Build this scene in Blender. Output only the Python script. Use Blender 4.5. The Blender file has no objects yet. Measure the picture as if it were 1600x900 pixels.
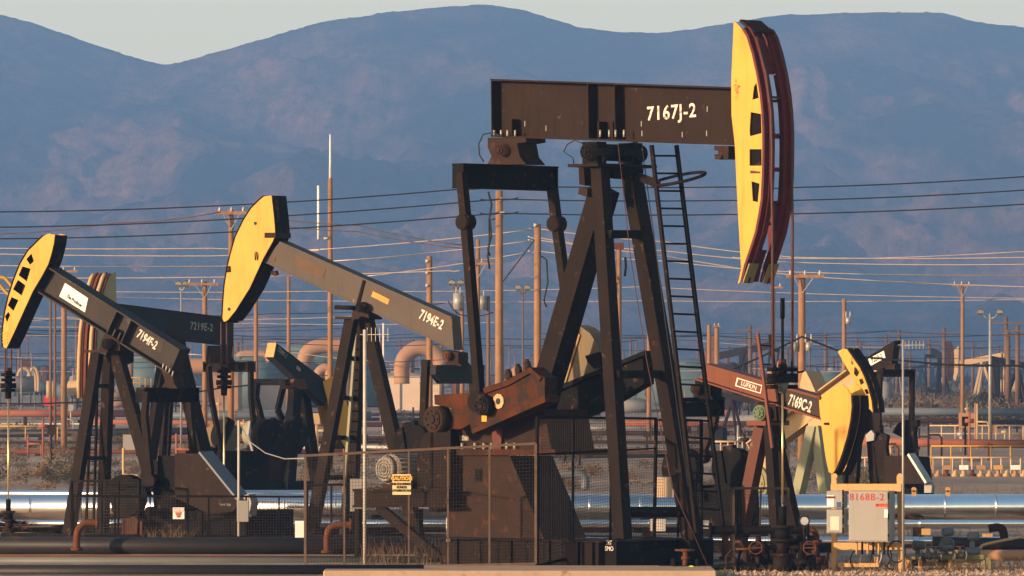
import bpy, math, random
from mathutils import Vector, Matrix
random.seed(11)
R = math.radians
scene = bpy.context.scene
COL = scene.collection
# ------------------------------------------------------------ camera, sky, sun, exposure
F = 9360.0; CX, HY, HC = 800.0, 585.0, 3.85     # focal length in pixels of a 1600 px frame, centre column, horizon row, eye height
cam_d = bpy.data.cameras.new('camera'); cam = bpy.data.objects.new('camera', cam_d); COL.objects.link(cam)
cam_d.sensor_width = 36; cam_d.lens = F/1600*36; cam_d.shift_y = (HY-450)/1600
cam_d.clip_start = 1; cam_d.clip_end = 30000
cam.location = (0, 0, HC); cam.rotation_euler = (R(90), 0, 0)
scene.camera = cam
SUN_EL, SUN_AZ = 10.0, 57.0        # azimuth measured from straight behind the camera towards the left
world = bpy.data.worlds.new('World'); scene.world = world; world.use_nodes = True
wn = world.node_tree; bg = wn.nodes['Background']
sky = wn.nodes.new('ShaderNodeTexSky'); sky.sky_type = 'NISHITA'; sky.sun_disc = False
sky.sun_elevation = R(SUN_EL); sky.sun_rotation = R(180+SUN_AZ)
sky.air_density = 1.0; sky.dust_density = 2.0; sky.ozone_density = 1.0
tcw = wn.nodes.new('ShaderNodeTexCoord'); sep = wn.nodes.new('ShaderNodeSeparateXYZ'); wn.links.new(tcw.outputs['Generated'], sep.inputs[0])
band = wn.nodes.new('ShaderNodeMapRange'); band.interpolation_type = 'SMOOTHSTEP'   # pale evening band above the horizon
band.inputs[1].default_value = .075; band.inputs[2].default_value = .14; band.inputs[3].default_value = .9; band.inputs[4].default_value = 0
wn.links.new(sep.outputs[2], band.inputs[0])
mxw = wn.nodes.new('ShaderNodeMix'); mxw.data_type = 'RGBA'; wn.links.new(band.outputs[0], mxw.inputs[0]); wn.links.new(sky.outputs[0], mxw.inputs[6])
dt = wn.nodes.new('ShaderNodeVectorMath'); dt.operation = 'DOT_PRODUCT'; wn.links.new(tcw.outputs['Generated'], dt.inputs[0]); dt.inputs[1].default_value = (-math.sin(R(SUN_AZ)), -math.cos(R(SUN_AZ)), 0)
gl = wn.nodes.new('ShaderNodeMapRange'); gl.interpolation_type = 'SMOOTHSTEP'; gl.inputs[1].default_value = .35; gl.inputs[2].default_value = 1.0; wn.links.new(dt.outputs['Value'], gl.inputs[0])
mg = wn.nodes.new('ShaderNodeMix'); mg.data_type = 'RGBA'; wn.links.new(gl.outputs[0], mg.inputs[0])
mg.inputs[6].default_value = (12.8, 10.9, 6.4, 1); mg.inputs[7].default_value = (30, 21, 11, 1); wn.links.new(mg.outputs[2], mxw.inputs[7])
wn.links.new(mxw.outputs[2], bg.inputs[0]); bg.inputs[1].default_value = 0.115
sd = Vector((-math.sin(R(SUN_AZ))*math.cos(R(SUN_EL)), -math.cos(R(SUN_AZ))*math.cos(R(SUN_EL)), math.sin(R(SUN_EL))))
sl = bpy.data.lights.new('sun', 'SUN'); sl.energy = 4.9; sl.angle = R(0.5); sl.color = (1.0, 0.67, 0.42)
so = bpy.data.objects.new('sun', sl); COL.objects.link(so); so.rotation_euler = sd.to_track_quat('Z', 'Y').to_euler(); so.location = (-40, -40, 60)
scene.view_settings.view_transform = 'Standard'; scene.view_settings.look = 'None'
scene.view_settings.gamma = 1; scene.view_settings.exposure = 0.7
scene.render.engine = 'CYCLES'
scene.cycles.max_bounces = 5; scene.cycles.volume_bounces = 0; scene.cycles.transparent_max_bounces = 8
scene.cycles.use_denoising = True
# ------------------------------------------------------------ helpers
def W(px, py, Y):
    return Vector(((px-CX)*Y/F, Y, HC+(HY-py)*Y/F))
def GY(py): return F*HC/(py-HY)                  # distance at which the ground shows on row py
def tag(o, label=None, cat=None, group=None, kind=None):
    if label: o['label'] = label
    if cat: o['category'] = cat
    if group: o['group'] = group
    if kind: o['kind'] = kind
    return o
def empty(name, loc, rz=0, label=None, cat=None, group=None):
    o = bpy.data.objects.new(name, None); COL.objects.link(o); o.location = loc; o.rotation_euler = (0, 0, rz)
    return tag(o, label, cat, group)
class MB:
    def __init__(s): s.v = []; s.f = []; s.m = []; s.s = []; s.cm = 0
    def face(s, idx, sm=False): s.f.append(idx); s.m.append(s.cm); s.s.append(sm)
    def hexa(s, pts):
        b = len(s.v); s.v += [tuple(p) for p in pts]
        for q in ((0,3,2,1),(4,5,6,7),(0,1,5,4),(1,2,6,5),(2,3,7,6),(3,0,4,7)): s.face([b+i for i in q])
        return s
    def box(s, x0, x1, y0, y1, z0, z1):
        return s.hexa([(x0,y0,z0),(x1,y0,z0),(x1,y1,z0),(x0,y1,z0),(x0,y0,z1),(x1,y0,z1),(x1,y1,z1),(x0,y1,z1)])
    def bar(s, p, q, wa, wb=None, side=(0,1,0)):   # wa along side, wb across
        p = Vector(p); q = Vector(q); wb = wa if wb is None else wb
        d = (q-p).normalized(); a = Vector(side); a = a-d*a.dot(d)
        if a.length < 1e-4: a = d.orthogonal()
        a.normalize(); b = d.cross(a)
        a = a*wa/2; b = b*wb/2
        return s.hexa([p-a-b, p+a-b, p+a+b, p-a+b, q-a-b, q+a-b, q+a+b, q-a+b])
    def hcol(s, p, q, wa, wb, t=.03, side=(0,1,0)):  # wide-flange column: flanges across b
        p = Vector(p); q = Vector(q); d = (q-p).normalized(); a = Vector(side); a = (a-d*a.dot(d)).normalized(); b = d.cross(a)
        for sg in (-1, 1): s.bar(p+b*sg*(wb/2-t/2), q+b*sg*(wb/2-t/2), wa, t, side)
        s.bar(p, q, t, wb-2*t-.002, side)
        return s
    def cyl(s, p, q, r, r2=None, n=16, caps=True):
        p = Vector(p); q = Vector(q); r2 = r if r2 is None else r2
        d = (q-p).normalized(); a = d.orthogonal().normalized(); b = d.cross(a)
        k = len(s.v)
        for c, rr in ((p, r), (q, r2)):
            for i in range(n):
                t = 2*math.pi*i/n; s.v.append(tuple(c+a*math.cos(t)*rr+b*math.sin(t)*rr))
        for i in range(n):
            j = (i+1) % n; s.face([k+i, k+j, k+n+j, k+n+i], True)
        if caps: s.face([k+i for i in range(n)][::-1]); s.face([k+n+i for i in range(n)])
        return s
    def tube(s, pts, r, n=8, closed=False):
        pts = [Vector(p) for p in pts]; N = len(pts); k = len(s.v); prev = None
        for i, p in enumerate(pts):
            if closed: d = pts[(i+1) % N]-pts[i-1]
            else: d = pts[min(i+1, N-1)]-pts[max(i-1, 0)]
            d.normalize()
            if prev is None: a = d.orthogonal().normalized()
            else:
                a = prev-d*prev.dot(d); a.normalize()
            prev = a; b = d.cross(a)
            for j in range(n):
                t = 2*math.pi*j/n; s.v.append(tuple(p+(a*math.cos(t)+b*math.sin(t))*r))
        for i in range(N if closed else N-1):
            i2 = (i+1) % N
            for j in range(n):
                j2 = (j+1) % n; s.face([k+i*n+j, k+i*n+j2, k+i2*n+j2, k+i2*n+j], True)
        if not closed:
            s.face([k+j for j in range(n)][::-1]); s.face([k+(N-1)*n+j for j in range(n)])
        return s
    def prism(s, poly, y0, y1):                      # poly of (x,z), extruded along y
        k = len(s.v); n = len(poly)
        for y in (y0, y1):
            for x, z in poly: s.v.append((x, y, z))
        s.face([k+i for i in range(n)]); s.face([k+n+i for i in range(n)][::-1])
        for i in range(n):
            j = (i+1) % n; s.face([k+i, k+n+i, k+n+j, k+j])
        return s
    def add(s, me, mat=None):
        k = len(s.v); mat = mat or Matrix()
        s.v += [tuple(mat @ v.co) for v in me.vertices]
        for p in me.polygons: s.face([k+i for i in p.vertices])
        return s
    def build(s, name, mats, parent=None, label=None, cat=None, group=None, kind=None, loc=None, bevel=0):
        me = bpy.data.meshes.new(name)
        off = Vector(loc) if loc is not None else None
        vs = s.v if off is None else [tuple(Vector(v)-off) for v in s.v]
        me.from_pydata(vs, [], s.f)
        if not isinstance(mats, (list, tuple)): mats = [mats]
        for m in mats: me.materials.append(m)
        me.polygons.foreach_set('material_index', s.m); me.polygons.foreach_set('use_smooth', s.s)
        import bmesh
        bm = bmesh.new(); bm.from_mesh(me); bmesh.ops.recalc_face_normals(bm, faces=bm.faces); bm.to_mesh(me); bm.free()
        me.update()
        o = bpy.data.objects.new(name, me); COL.objects.link(o)
        if off is not None: o.location = off
        if parent is not None: o.parent = parent
        if bevel:
            b = o.modifiers.new('bevel', 'BEVEL'); b.width = bevel; b.segments = 2; b.limit_method = 'ANGLE'
        return tag(o, label, cat, group, kind)
def text_mesh(txt, size, sx=1.0, bold=0.0, depth=.003, space=1.0):
    c = bpy.data.curves.new('lettering', 'FONT'); c.body = txt; c.size = size; c.align_x = 'CENTER'; c.align_y = 'CENTER'
    c.offset = bold; c.extrude = depth; c.resolution_u = 3; c.space_character = space; c.space_line = .9
    o = bpy.data.objects.new('lettering', c); COL.objects.link(o); bpy.context.view_layer.update()
    me = bpy.data.meshes.new_from_object(o.evaluated_get(bpy.context.evaluated_depsgraph_get()))
    bpy.data.objects.remove(o); bpy.data.curves.remove(c)
    for v in me.vertices: v.co.x *= sx
    return me
def holed(poly, holes, thick):                        # flat plate (x,z) with holes, centred on y=0
    c = bpy.data.curves.new('plate', 'CURVE'); c.dimensions = '2D'; c.fill_mode = 'BOTH'; c.extrude = thick/2
    for pl in [poly]+list(holes):
        sp = c.splines.new('POLY'); sp.points.add(len(pl)-1)
        for i, (x, z) in enumerate(pl): sp.points[i].co = (x, z, 0, 1)
        sp.use_cyclic_u = True
    o = bpy.data.objects.new('plate', c); COL.objects.link(o); bpy.context.view_layer.update()
    me = bpy.data.meshes.new_from_object(o.evaluated_get(bpy.context.evaluated_depsgraph_get()))
    bpy.data.objects.remove(o); bpy.data.curves.remove(c)
    for v in me.vertices: v.co = Vector((v.co.x, v.co.z, v.co.y))
    return me
# ------------------------------------------------------------ materials
def mat(name, col, col2=None, scale=2.0, rough=.6, metal=0.0, rust=None, ramt=.5, rscale=3.0, streak=0.0, bump=.15, spec=.2, coat=0):
    m = bpy.data.materials.new(name); m.use_nodes = True; nt = m.node_tree; N = nt.nodes; L = nt.links
    b = N['Principled BSDF']; tc = N.new('ShaderNodeTexCoord')
    b.inputs['Roughness'].default_value = rough; b.inputs['Metallic'].default_value = metal; b.inputs['Specular IOR Level'].default_value = spec
    n1 = N.new('ShaderNodeTexNoise'); n1.inputs['Scale'].default_value = scale; n1.inputs['Detail'].default_value = 6; n1.inputs['Roughness'].default_value = .6
    L.new(tc.outputs['Object'], n1.inputs['Vector'])
    mx = N.new('ShaderNodeMix'); mx.data_type = 'RGBA'
    r1 = N.new('ShaderNodeMapRange'); r1.inputs[1].default_value = .3; r1.inputs[2].default_value = .7
    L.new(n1.outputs['Fac'], r1.inputs[0]); L.new(r1.outputs[0], mx.inputs[0])
    c2 = col2 or tuple(x*.72 for x in col)
    mx.inputs[6].default_value = (*col, 1); mx.inputs[7].default_value = (*c2, 1)
    out = mx.outputs[2]
    if streak:
        mp = N.new('ShaderNodeMapping'); mp.inputs['Scale'].default_value = (9, 9, .7); L.new(tc.outputs['Object'], mp.inputs[0])
        n3 = N.new('ShaderNodeTexNoise'); n3.inputs['Scale'].default_value = 1.0; n3.inputs['Detail'].default_value = 5; L.new(mp.outputs[0], n3.inputs['Vector'])
        r3 = N.new('ShaderNodeMapRange'); r3.inputs[1].default_value = .52; r3.inputs[2].default_value = .75; r3.inputs[4].default_value = streak; L.new(n3.outputs['Fac'], r3.inputs[0])
        m3 = N.new('ShaderNodeMix'); m3.data_type = 'RGBA'; L.new(r3.outputs[0], m3.inputs[0]); L.new(out, m3.inputs[6])
        m3.inputs[7].default_value = (*[x*.35 for x in col], 1); out = m3.outputs[2]
    if rust:
        n2 = N.new('ShaderNodeTexNoise'); n2.inputs['Scale'].default_value = rscale; n2.inputs['Detail'].default_value = 9; n2.inputs['Roughness'].default_value = .7
        L.new(tc.outputs['Object'], n2.inputs['Vector'])
        r2 = N.new('ShaderNodeMapRange'); lo = .72-.4*ramt; r2.inputs[1].default_value = lo; r2.inputs[2].default_value = lo+.08; L.new(n2.outputs['Fac'], r2.inputs[0])
        m2 = N.new('ShaderNodeMix'); m2.data_type = 'RGBA'; L.new(r2.outputs[0], m2.inputs[0]); L.new(out, m2.inputs[6]); m2.inputs[7].default_value = (*rust, 1); out = m2.outputs[2]
    L.new(out, b.inputs['Base Color'])
    if bump:
        bp = N.new('ShaderNodeBump'); bp.inputs['Strength'].default_value = bump; bp.inputs['Distance'].default_value = .02
        nb = N.new('ShaderNodeTexNoise'); nb.inputs['Scale'].default_value = scale*6; nb.inputs['Detail'].default_value = 6; L.new(tc.outputs['Object'], nb.inputs['Vector'])
        L.new(nb.outputs['Fac'], bp.inputs['Height']); L.new(bp.outputs[0], b.inputs['Normal'])
    if coat: b.inputs['Coat Weight'].default_value = coat
    return m
RUST = (.16, .055, .02)
m_beam = mat('brown_black_paint', (.020,.0112,.0075), (.014,.008,.0055), 1.2, .7, spec=.1, rust=(.075,.04,.025), ramt=.28, rscale=5, streak=.5)
m_dark = mat('black_steel', (.006,.005,.0045), (.004,.004,.004), 2, .75, spec=.08, rust=(.06,.03,.018), ramt=.35, rscale=4, bump=.3)
m_leg = mat('dark_brown_steel', (.015,.0085,.006), (.008,.0055,.0045), 1.5, .7, spec=.08, rust=(.10,.055,.035), ramt=.3, rscale=6, streak=.5)
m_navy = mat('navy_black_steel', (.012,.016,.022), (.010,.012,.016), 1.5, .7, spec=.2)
m_grey = mat('grey_beam_paint', (.060,.043,.032), (.040,.029,.022), .9, .55, rust=(.22,.15,.09), ramt=.22, rscale=2.2, streak=.5)
m_darkgrey = mat('charcoal_paint', (.034,.027,.024), (.022,.018,.017), 1.6, .65, rust=(.07,.06,.055), ramt=.25, rscale=2.5, streak=.4, spec=.15)
m_patch = mat('brown_patch_paint', (.085,.048,.024), None, 3, .6)
m_yellow = mat('yellow_paint', (.60,.315,.052), (.51,.265,.044), 1.0, .6, rust=(.36,.17,.05), ramt=.17, rscale=9, streak=.35)
m_maroon = mat('maroon_paint', (.10,.014,.022), (.06,.010,.014), 2, .55, rust=(.07,.03,.02), ramt=.3, rscale=5)
m_redrust = mat('red_rust_paint', (.095,.030,.018), (.075,.022,.013), 2, .6, rust=(.16,.10,.08), ramt=.3, rscale=5)
m_crank = mat('rusty_orange_steel', (.075,.021,.006), (.028,.011,.005), 1.4, .8, spec=.12, rust=(.022,.014,.010), ramt=.55, rscale=2.2, streak=.5, bump=.5)
m_rustdark = mat('dark_rusty_iron', (.030,.014,.008), (.018,.010,.007), 2.5, .8, spec=.15, rust=(.055,.022,.010), ramt=.4, rscale=4, bump=.5)
m_rust = mat('rusted_iron', (.11,.036,.015), (.07,.025,.011), 3, .8, rust=(.06,.03,.02), ramt=.4, bump=.4)
m_rawweight = mat('worn_counterweight_paint', (.13,.11,.07), (.17,.11,.055), 1.6, .7, rust=(.05,.035,.025), ramt=.35, rscale=2)
m_lufkin = mat('faded_red_brown_paint', (.14,.036,.013), (.11,.028,.010), 1.3, .55, rust=(.10,.04,.02), ramt=.28, rscale=3.5, streak=.35)
m_cream = mat('cream_paint', (.44,.30,.15), (.36,.25,.13), 1.5, .6, rust=(.35,.2,.08), ramt=.22)
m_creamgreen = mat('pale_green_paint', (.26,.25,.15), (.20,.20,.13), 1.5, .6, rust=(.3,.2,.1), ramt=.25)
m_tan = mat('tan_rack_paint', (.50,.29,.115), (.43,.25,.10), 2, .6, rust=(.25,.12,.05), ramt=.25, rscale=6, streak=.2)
m_olive = mat('olive_paint', (.22,.20,.09), (.16,.15,.07), 2, .6, rust=(.2,.1,.05), ramt=.3)
m_cab = mat('grey_cabinet_paint', (.27,.255,.24), (.24,.23,.215), 1.5, .5, bump=.05, streak=.1)
m_cabside = m_cab
m_white = mat('white_paint', (.78,.74,.68), (.68,.64,.58), 4, .6, bump=.05)
m_letter = mat('white_stencil_paint', (.72,.68,.60), (.42,.38,.33), 9, .7, bump=0, rust=(.06,.04,.03), ramt=.42, rscale=14)
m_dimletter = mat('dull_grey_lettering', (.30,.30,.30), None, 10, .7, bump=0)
m_redletter = mat('red_lettering', (.42,.04,.03), None, 8, .6, bump=0)
m_orangeletter = mat('orange_sticker', (.80,.16,.03), None, 8, .6, bump=0)
m_black = mat('black_print', (.02,.02,.02), None, 8, .6, bump=0)
m_darkback = mat('dull_black_number_panel', (.028,.018,.014), None, 4, .6)
m_weightlit = mat('painted_lit_weight_face', (.30,.19,.09), (.22,.14,.07), 3, .7, rust=(.1,.06,.03), ramt=.3)
m_motor = mat('dusty_motor_grey', (.24,.21,.18), (.17,.15,.13), 4, .6)
m_wood = mat('weathered_wood_pole', (.30,.165,.085), (.20,.105,.055), 1.5, .85, streak=.6, bump=.4)
m_woodfar = mat('dark_wood_pole', (.17,.10,.065), (.12,.07,.045), 1.5, .85, streak=.5)
m_galv = mat('galvanised_steel', (.38,.36,.32), (.27,.26,.24), 5, .45, metal=.3, bump=.05)
m_silver = mat('silver_pipe_jacket', (.93,.92,.90), (.84,.83,.82), 1.5, .2, metal=1.0, bump=.06)
m_copper = mat('brassy_rod', (.75,.55,.25), None, 3, .3, metal=.8, bump=0)
m_pipedark = mat('black_pipe_coating', (.018,.016,.018), (.013,.012,.013), 1, .5, spec=.2, rust=(.05,.025,.02), ramt=.3, rscale=1.2, streak=0)
m_pipegrey = mat('grey_green_pipe', (.12,.13,.12), (.09,.10,.095), .8, .5, rust=(.22,.10,.05), ramt=.25, rscale=1)
m_pipeorange = mat('rust_orange_pipe', (.30,.10,.05), (.20,.07,.04), .5, .7)
m_peach = mat('peach_pipe_paint', (.36,.20,.112), (.30,.17,.10), .4, .6, bump=.02)
m_bluepipe = mat('blue_grey_pipe', (.10,.12,.14), (.12,.14,.16), .5, .5)
m_teal = mat('teal_tank_paint', (.10,.15,.16), (.08,.12,.13), .3, .6, streak=.3)
m_bldg = mat('pale_metal_siding', (.66,.50,.36), (.60,.45,.32), .3, .6, bump=.02)
m_roof = mat('grey_roof', (.22,.21,.19), None, .4, .8)
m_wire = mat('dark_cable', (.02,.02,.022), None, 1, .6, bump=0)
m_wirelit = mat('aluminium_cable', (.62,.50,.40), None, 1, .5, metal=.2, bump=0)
m_cable = mat('rusty_wire_rope', (.09,.035,.03), None, 10, .6, bump=0)
m_railyel = mat('yellow_rail_paint', (.52,.29,.04), None, 2, .6)
m_railcream = mat('pale_rail_paint', (.60,.40,.24), None, 2, .6)
m_mesh = mat('brown_wire_mesh', (.03,.02,.014), None, 3, .6, bump=0)
m_fence = mat('rusty_fence_frame', (.12,.075,.05), (.07,.045,.03), 4, .6, rust=(.05,.03,.02), ramt=.4)
m_conc = mat('sunlit_concrete', (.42,.30,.21), (.34,.24,.17), 1.5, .9, bump=.4, rust=(.25,.16,.1), ramt=.3)
m_red = mat('red_paint', (.55,.04,.03), None, 3, .5)
m_green = mat('green_bearing_paint', (.09,.14,.075), (.06,.09,.05), 4, .6, rust=(.1,.06,.03), ramt=.4)
m_glass = mat('gauge_glass', (.45,.47,.48), None, 2, .2, bump=0)
m_porc = mat('porcelain', (.5,.46,.42), None, 3, .3, bump=0)
m_gear = mat('grey_valve_paint', (.13,.13,.12), (.08,.08,.075), 4, .5)
m_safety = mat('yellow_green_paint', (.6,.75,.05), None, 4, .5, bump=0)
# ------------------------------------------------------------ ground, hills, haze
def hnoise():
    pass
from mathutils import noise as NZ
def fbm(x, y, o=5, s=0.0):
    t = 0; a = 1; f = 1
    for i in range(o):
        t += a*NZ.noise(Vector((x*f, y*f, s+i*7.3))); a *= .5; f *= 2.03
    return t
def ridged(x, y, o=5, s=0.0):
    t = 0; a = 1; f = 1
    for i in range(o):
        t += a*(1-abs(NZ.noise(Vector((x*f, y*f, s+i*3.7))))*2.2); a *= .5; f *= 2.1
    return t
RIDGE = [(-300,-20),(-100,0),(0,22),(70,42),(120,60),(200,88),(250,102),(280,100),(350,78),(420,58),(500,35),(600,20),(680,12),(760,6),(830,18),(900,42),(980,52),(1050,50),(1130,38),(1200,25),(1280,22),(1400,18),(1480,20),(1520,35),(1600,42),(1750,60),(1900,50)]
def interp(P, x):
    if x <= P[0][0]: return P[0][1]
    for (a, b), (c, d) in zip(P, P[1:]):
        if x <= c:
            t = (x-a)/(c-a); return b+(d-b)*t
    return P[-1][1]
YR = 6000.0
def ridge_z(X):
    px = CX+X*F/YR
    v = sum(interp(RIDGE, px+k*12) for k in (-2,-1,0,1,2))/5+fbm(X/22, 4.4, 4, 1)*1.6-max(0, NZ.noise(Vector((X/5.5, 9.1, 0))))*2.6
    return HC+(HY-v)*YR/F
def hill(X, Y):
    zr = ridge_z(X)
    if Y >= YR: return zr-(Y-YR)*.30+fbm(X/130, Y/130, 4, 2)*8
    t = (Y-2600)/(YR-2600)
    if t <= 0: return 0
    # fans and spurs
    wx = X+60*fbm(X/400, Y/400, 3, 9)
    rd = ridged(wx/330, Y/900, 5, 3.1)
    base = zr*(.16*t+.84*max(0, (t-.18)/.82)**1.7)
    env = math.sin(math.pi*min(1, max(0, t)))**.8
    wy = Y+90*fbm(X/300, Y/300, 3, 19); rd2 = ridged((wx+.35*wy)/120, wy/420, 5, 8.4)
    spur = (rd-1.1)*52*env+(rd2-1.1)*20*env
    fine = fbm(X/40, Y/60, 5, 5)*8*env
    z = base*(1-.03*env)-4*env+spur*min(1, t*1.6)+fine
    lim = HC+(zr-HC)*(Y/YR)*1.0-(1-t)*14*0-4*min(1, (1-t)*8)     # stays under the sight line to the crest
    z = min(z, lim)
    return max(z, .1*t)
def ground_mat():
    m = bpy.data.materials.new('dusty_ground'); m.use_nodes = True; nt = m.node_tree; N = nt.nodes; L = nt.links; b = N['Principled BSDF']
    g = N.new('ShaderNodeNewGeometry')
    def nz(sc, det=6):
        n = N.new('ShaderNodeTexNoise'); n.inputs['Scale'].default_value = sc; n.inputs['Detail'].default_value = det; L.new(g.outputs['Position'], n.inputs['Vector']); return n
    a = nz(.05); c = nz(1.3, 8)
    r = N.new('ShaderNodeValToRGB'); L.new(a.outputs[0], r.inputs[0])
    r.color_ramp.elements[0].position = .38; r.color_ramp.elements[0].color = (.20,.14,.095,1)
    r.color_ramp.elements[1].position = .62; r.color_ramp.elements[1].color = (.40,.28,.185,1)
    mx = N.new('ShaderNodeMix'); mx.data_type = 'RGBA'; mx.blend_type = 'MULTIPLY'; mx.inputs[0].default_value = .8
    r2 = N.new('ShaderNodeMapRange'); r2.inputs[1].default_value = .3; r2.inputs[2].default_value = .7; r2.inputs[3].default_value = .45; r2.inputs[4].default_value = 1.15
    L.new(c.outputs[0], r2.inputs[0]); L.new(r.outputs[0], mx.inputs[6]); L.new(r2.outputs[0], mx.inputs[7]); L.new(mx.outputs[2], b.inputs['Base Color'])
    b.inputs['Roughness'].default_value = .95
    bp = N.new('ShaderNodeBump'); bp.inputs['Strength'].default_value = .6; bp.inputs['Distance'].default_value = .1; L.new(c.outputs[0], bp.inputs['Height']); L.new(bp.outputs[0], b.inputs['Normal'])
    return m
def hill_mat():
    m = bpy.data.materials.new('chaparral_and_slope_light'); m.use_nodes = True; nt = m.node_tree; N = nt.nodes; L = nt.links; b = N['Principled BSDF']
    g = N.new('ShaderNodeNewGeometry')
    def nz(sc, det=6, st=(1,1,1)):
        mp = N.new('ShaderNodeMapping'); mp.inputs['Scale'].default_value = st; L.new(g.outputs['Position'], mp.inputs[0])
        n = N.new('ShaderNodeTexNoise'); n.inputs['Scale'].default_value = sc; n.inputs['Detail'].default_value = det; n.inputs['Roughness'].default_value = .65; L.new(mp.outputs[0], n.inputs['Vector']); return n
    a = nz(.007, 12, (1,.4,1)); c = nz(.06, 8)
    r = N.new('ShaderNodeValToRGB'); L.new(a.outputs[0], r.inputs[0])
    r.color_ramp.elements[0].position = .42; r.color_ramp.elements[0].color = (.012,.012,.014,1)
    r.color_ramp.elements[1].position = .66; r.color_ramp.elements[1].color = (.28,.14,.09,1)  # pink and near-black mottling puts sunlit and shaded slopes into the brush colour
    mx = N.new('ShaderNodeMix'); mx.data_type = 'RGBA'; mx.blend_type = 'MULTIPLY'; mx.inputs[0].default_value = .7
    r2 = N.new('ShaderNodeMapRange'); r2.inputs[1].default_value = .35; r2.inputs[2].default_value = .65; r2.inputs[3].default_value = .25; r2.inputs[4].default_value = 1.25
    L.new(c.outputs[0], r2.inputs[0]); L.new(r.outputs[0], mx.inputs[6]); L.new(r2.outputs[0], mx.inputs[7]); L.new(mx.outputs[2], b.inputs['Base Color'])
    bp = N.new('ShaderNodeBump'); bp.inputs['Strength'].default_value = .8; bp.inputs['Distance'].default_value = 16; nb = nz(.018, 10, (1.4,.5,1)); L.new(nb.outputs[0], bp.inputs['Height']); L.new(bp.outputs[0], b.inputs['Normal'])
    b.inputs['Roughness'].default_value = 1; b.inputs['Specular IOR Level'].default_value = 0
    return m
mb = MB(); mb.v = [(-1900,2,0),(1900,2,0),(1900,6900,0),(-1900,6900,0)]; mb.face([0,1,2,3])
mb.build('ground', ground_mat(), kind='structure')
mb = MB(); nx, ny = 640, 330
XS = [-1000+2000*i/nx for i in range(nx+1)]; YS = [2580+3700*(j/ny) for j in range(ny+1)]
for Y in YS:
    for X in XS: mb.v.append((X, Y, hill(X, Y)-(.6 if Y < 2610 else 0)))
for j in range(ny):
    for i in range(nx):
        a = j*(nx+1)+i; mb.face([a, a+1, a+nx+2, a+nx+1], True)
mb.build('hills', hill_mat(), kind='structure')
def haze(density, color):
    m = bpy.data.materials.new('evening_haze'); m.use_nodes = True; N = m.node_tree.nodes; L = m.node_tree.links
    N.remove(N['Principled BSDF']); v = N.new('ShaderNodeVolumePrincipled'); v.inputs['Density'].default_value = density; v.inputs['Color'].default_value = (*color, 1); v.inputs['Anisotropy'].default_value = 0.0
    L.new(v.outputs[0], N['Material Output'].inputs['Volume'])
    mb = MB().box(-2000, 2000, -30, 6940, -1, 430); mb.build('haze', m, kind='stuff')
haze(HAZE_D, HAZE_C) if 'HAZE_D' in globals() else haze(2.3e-4, (.24,.485,1.0))
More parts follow.
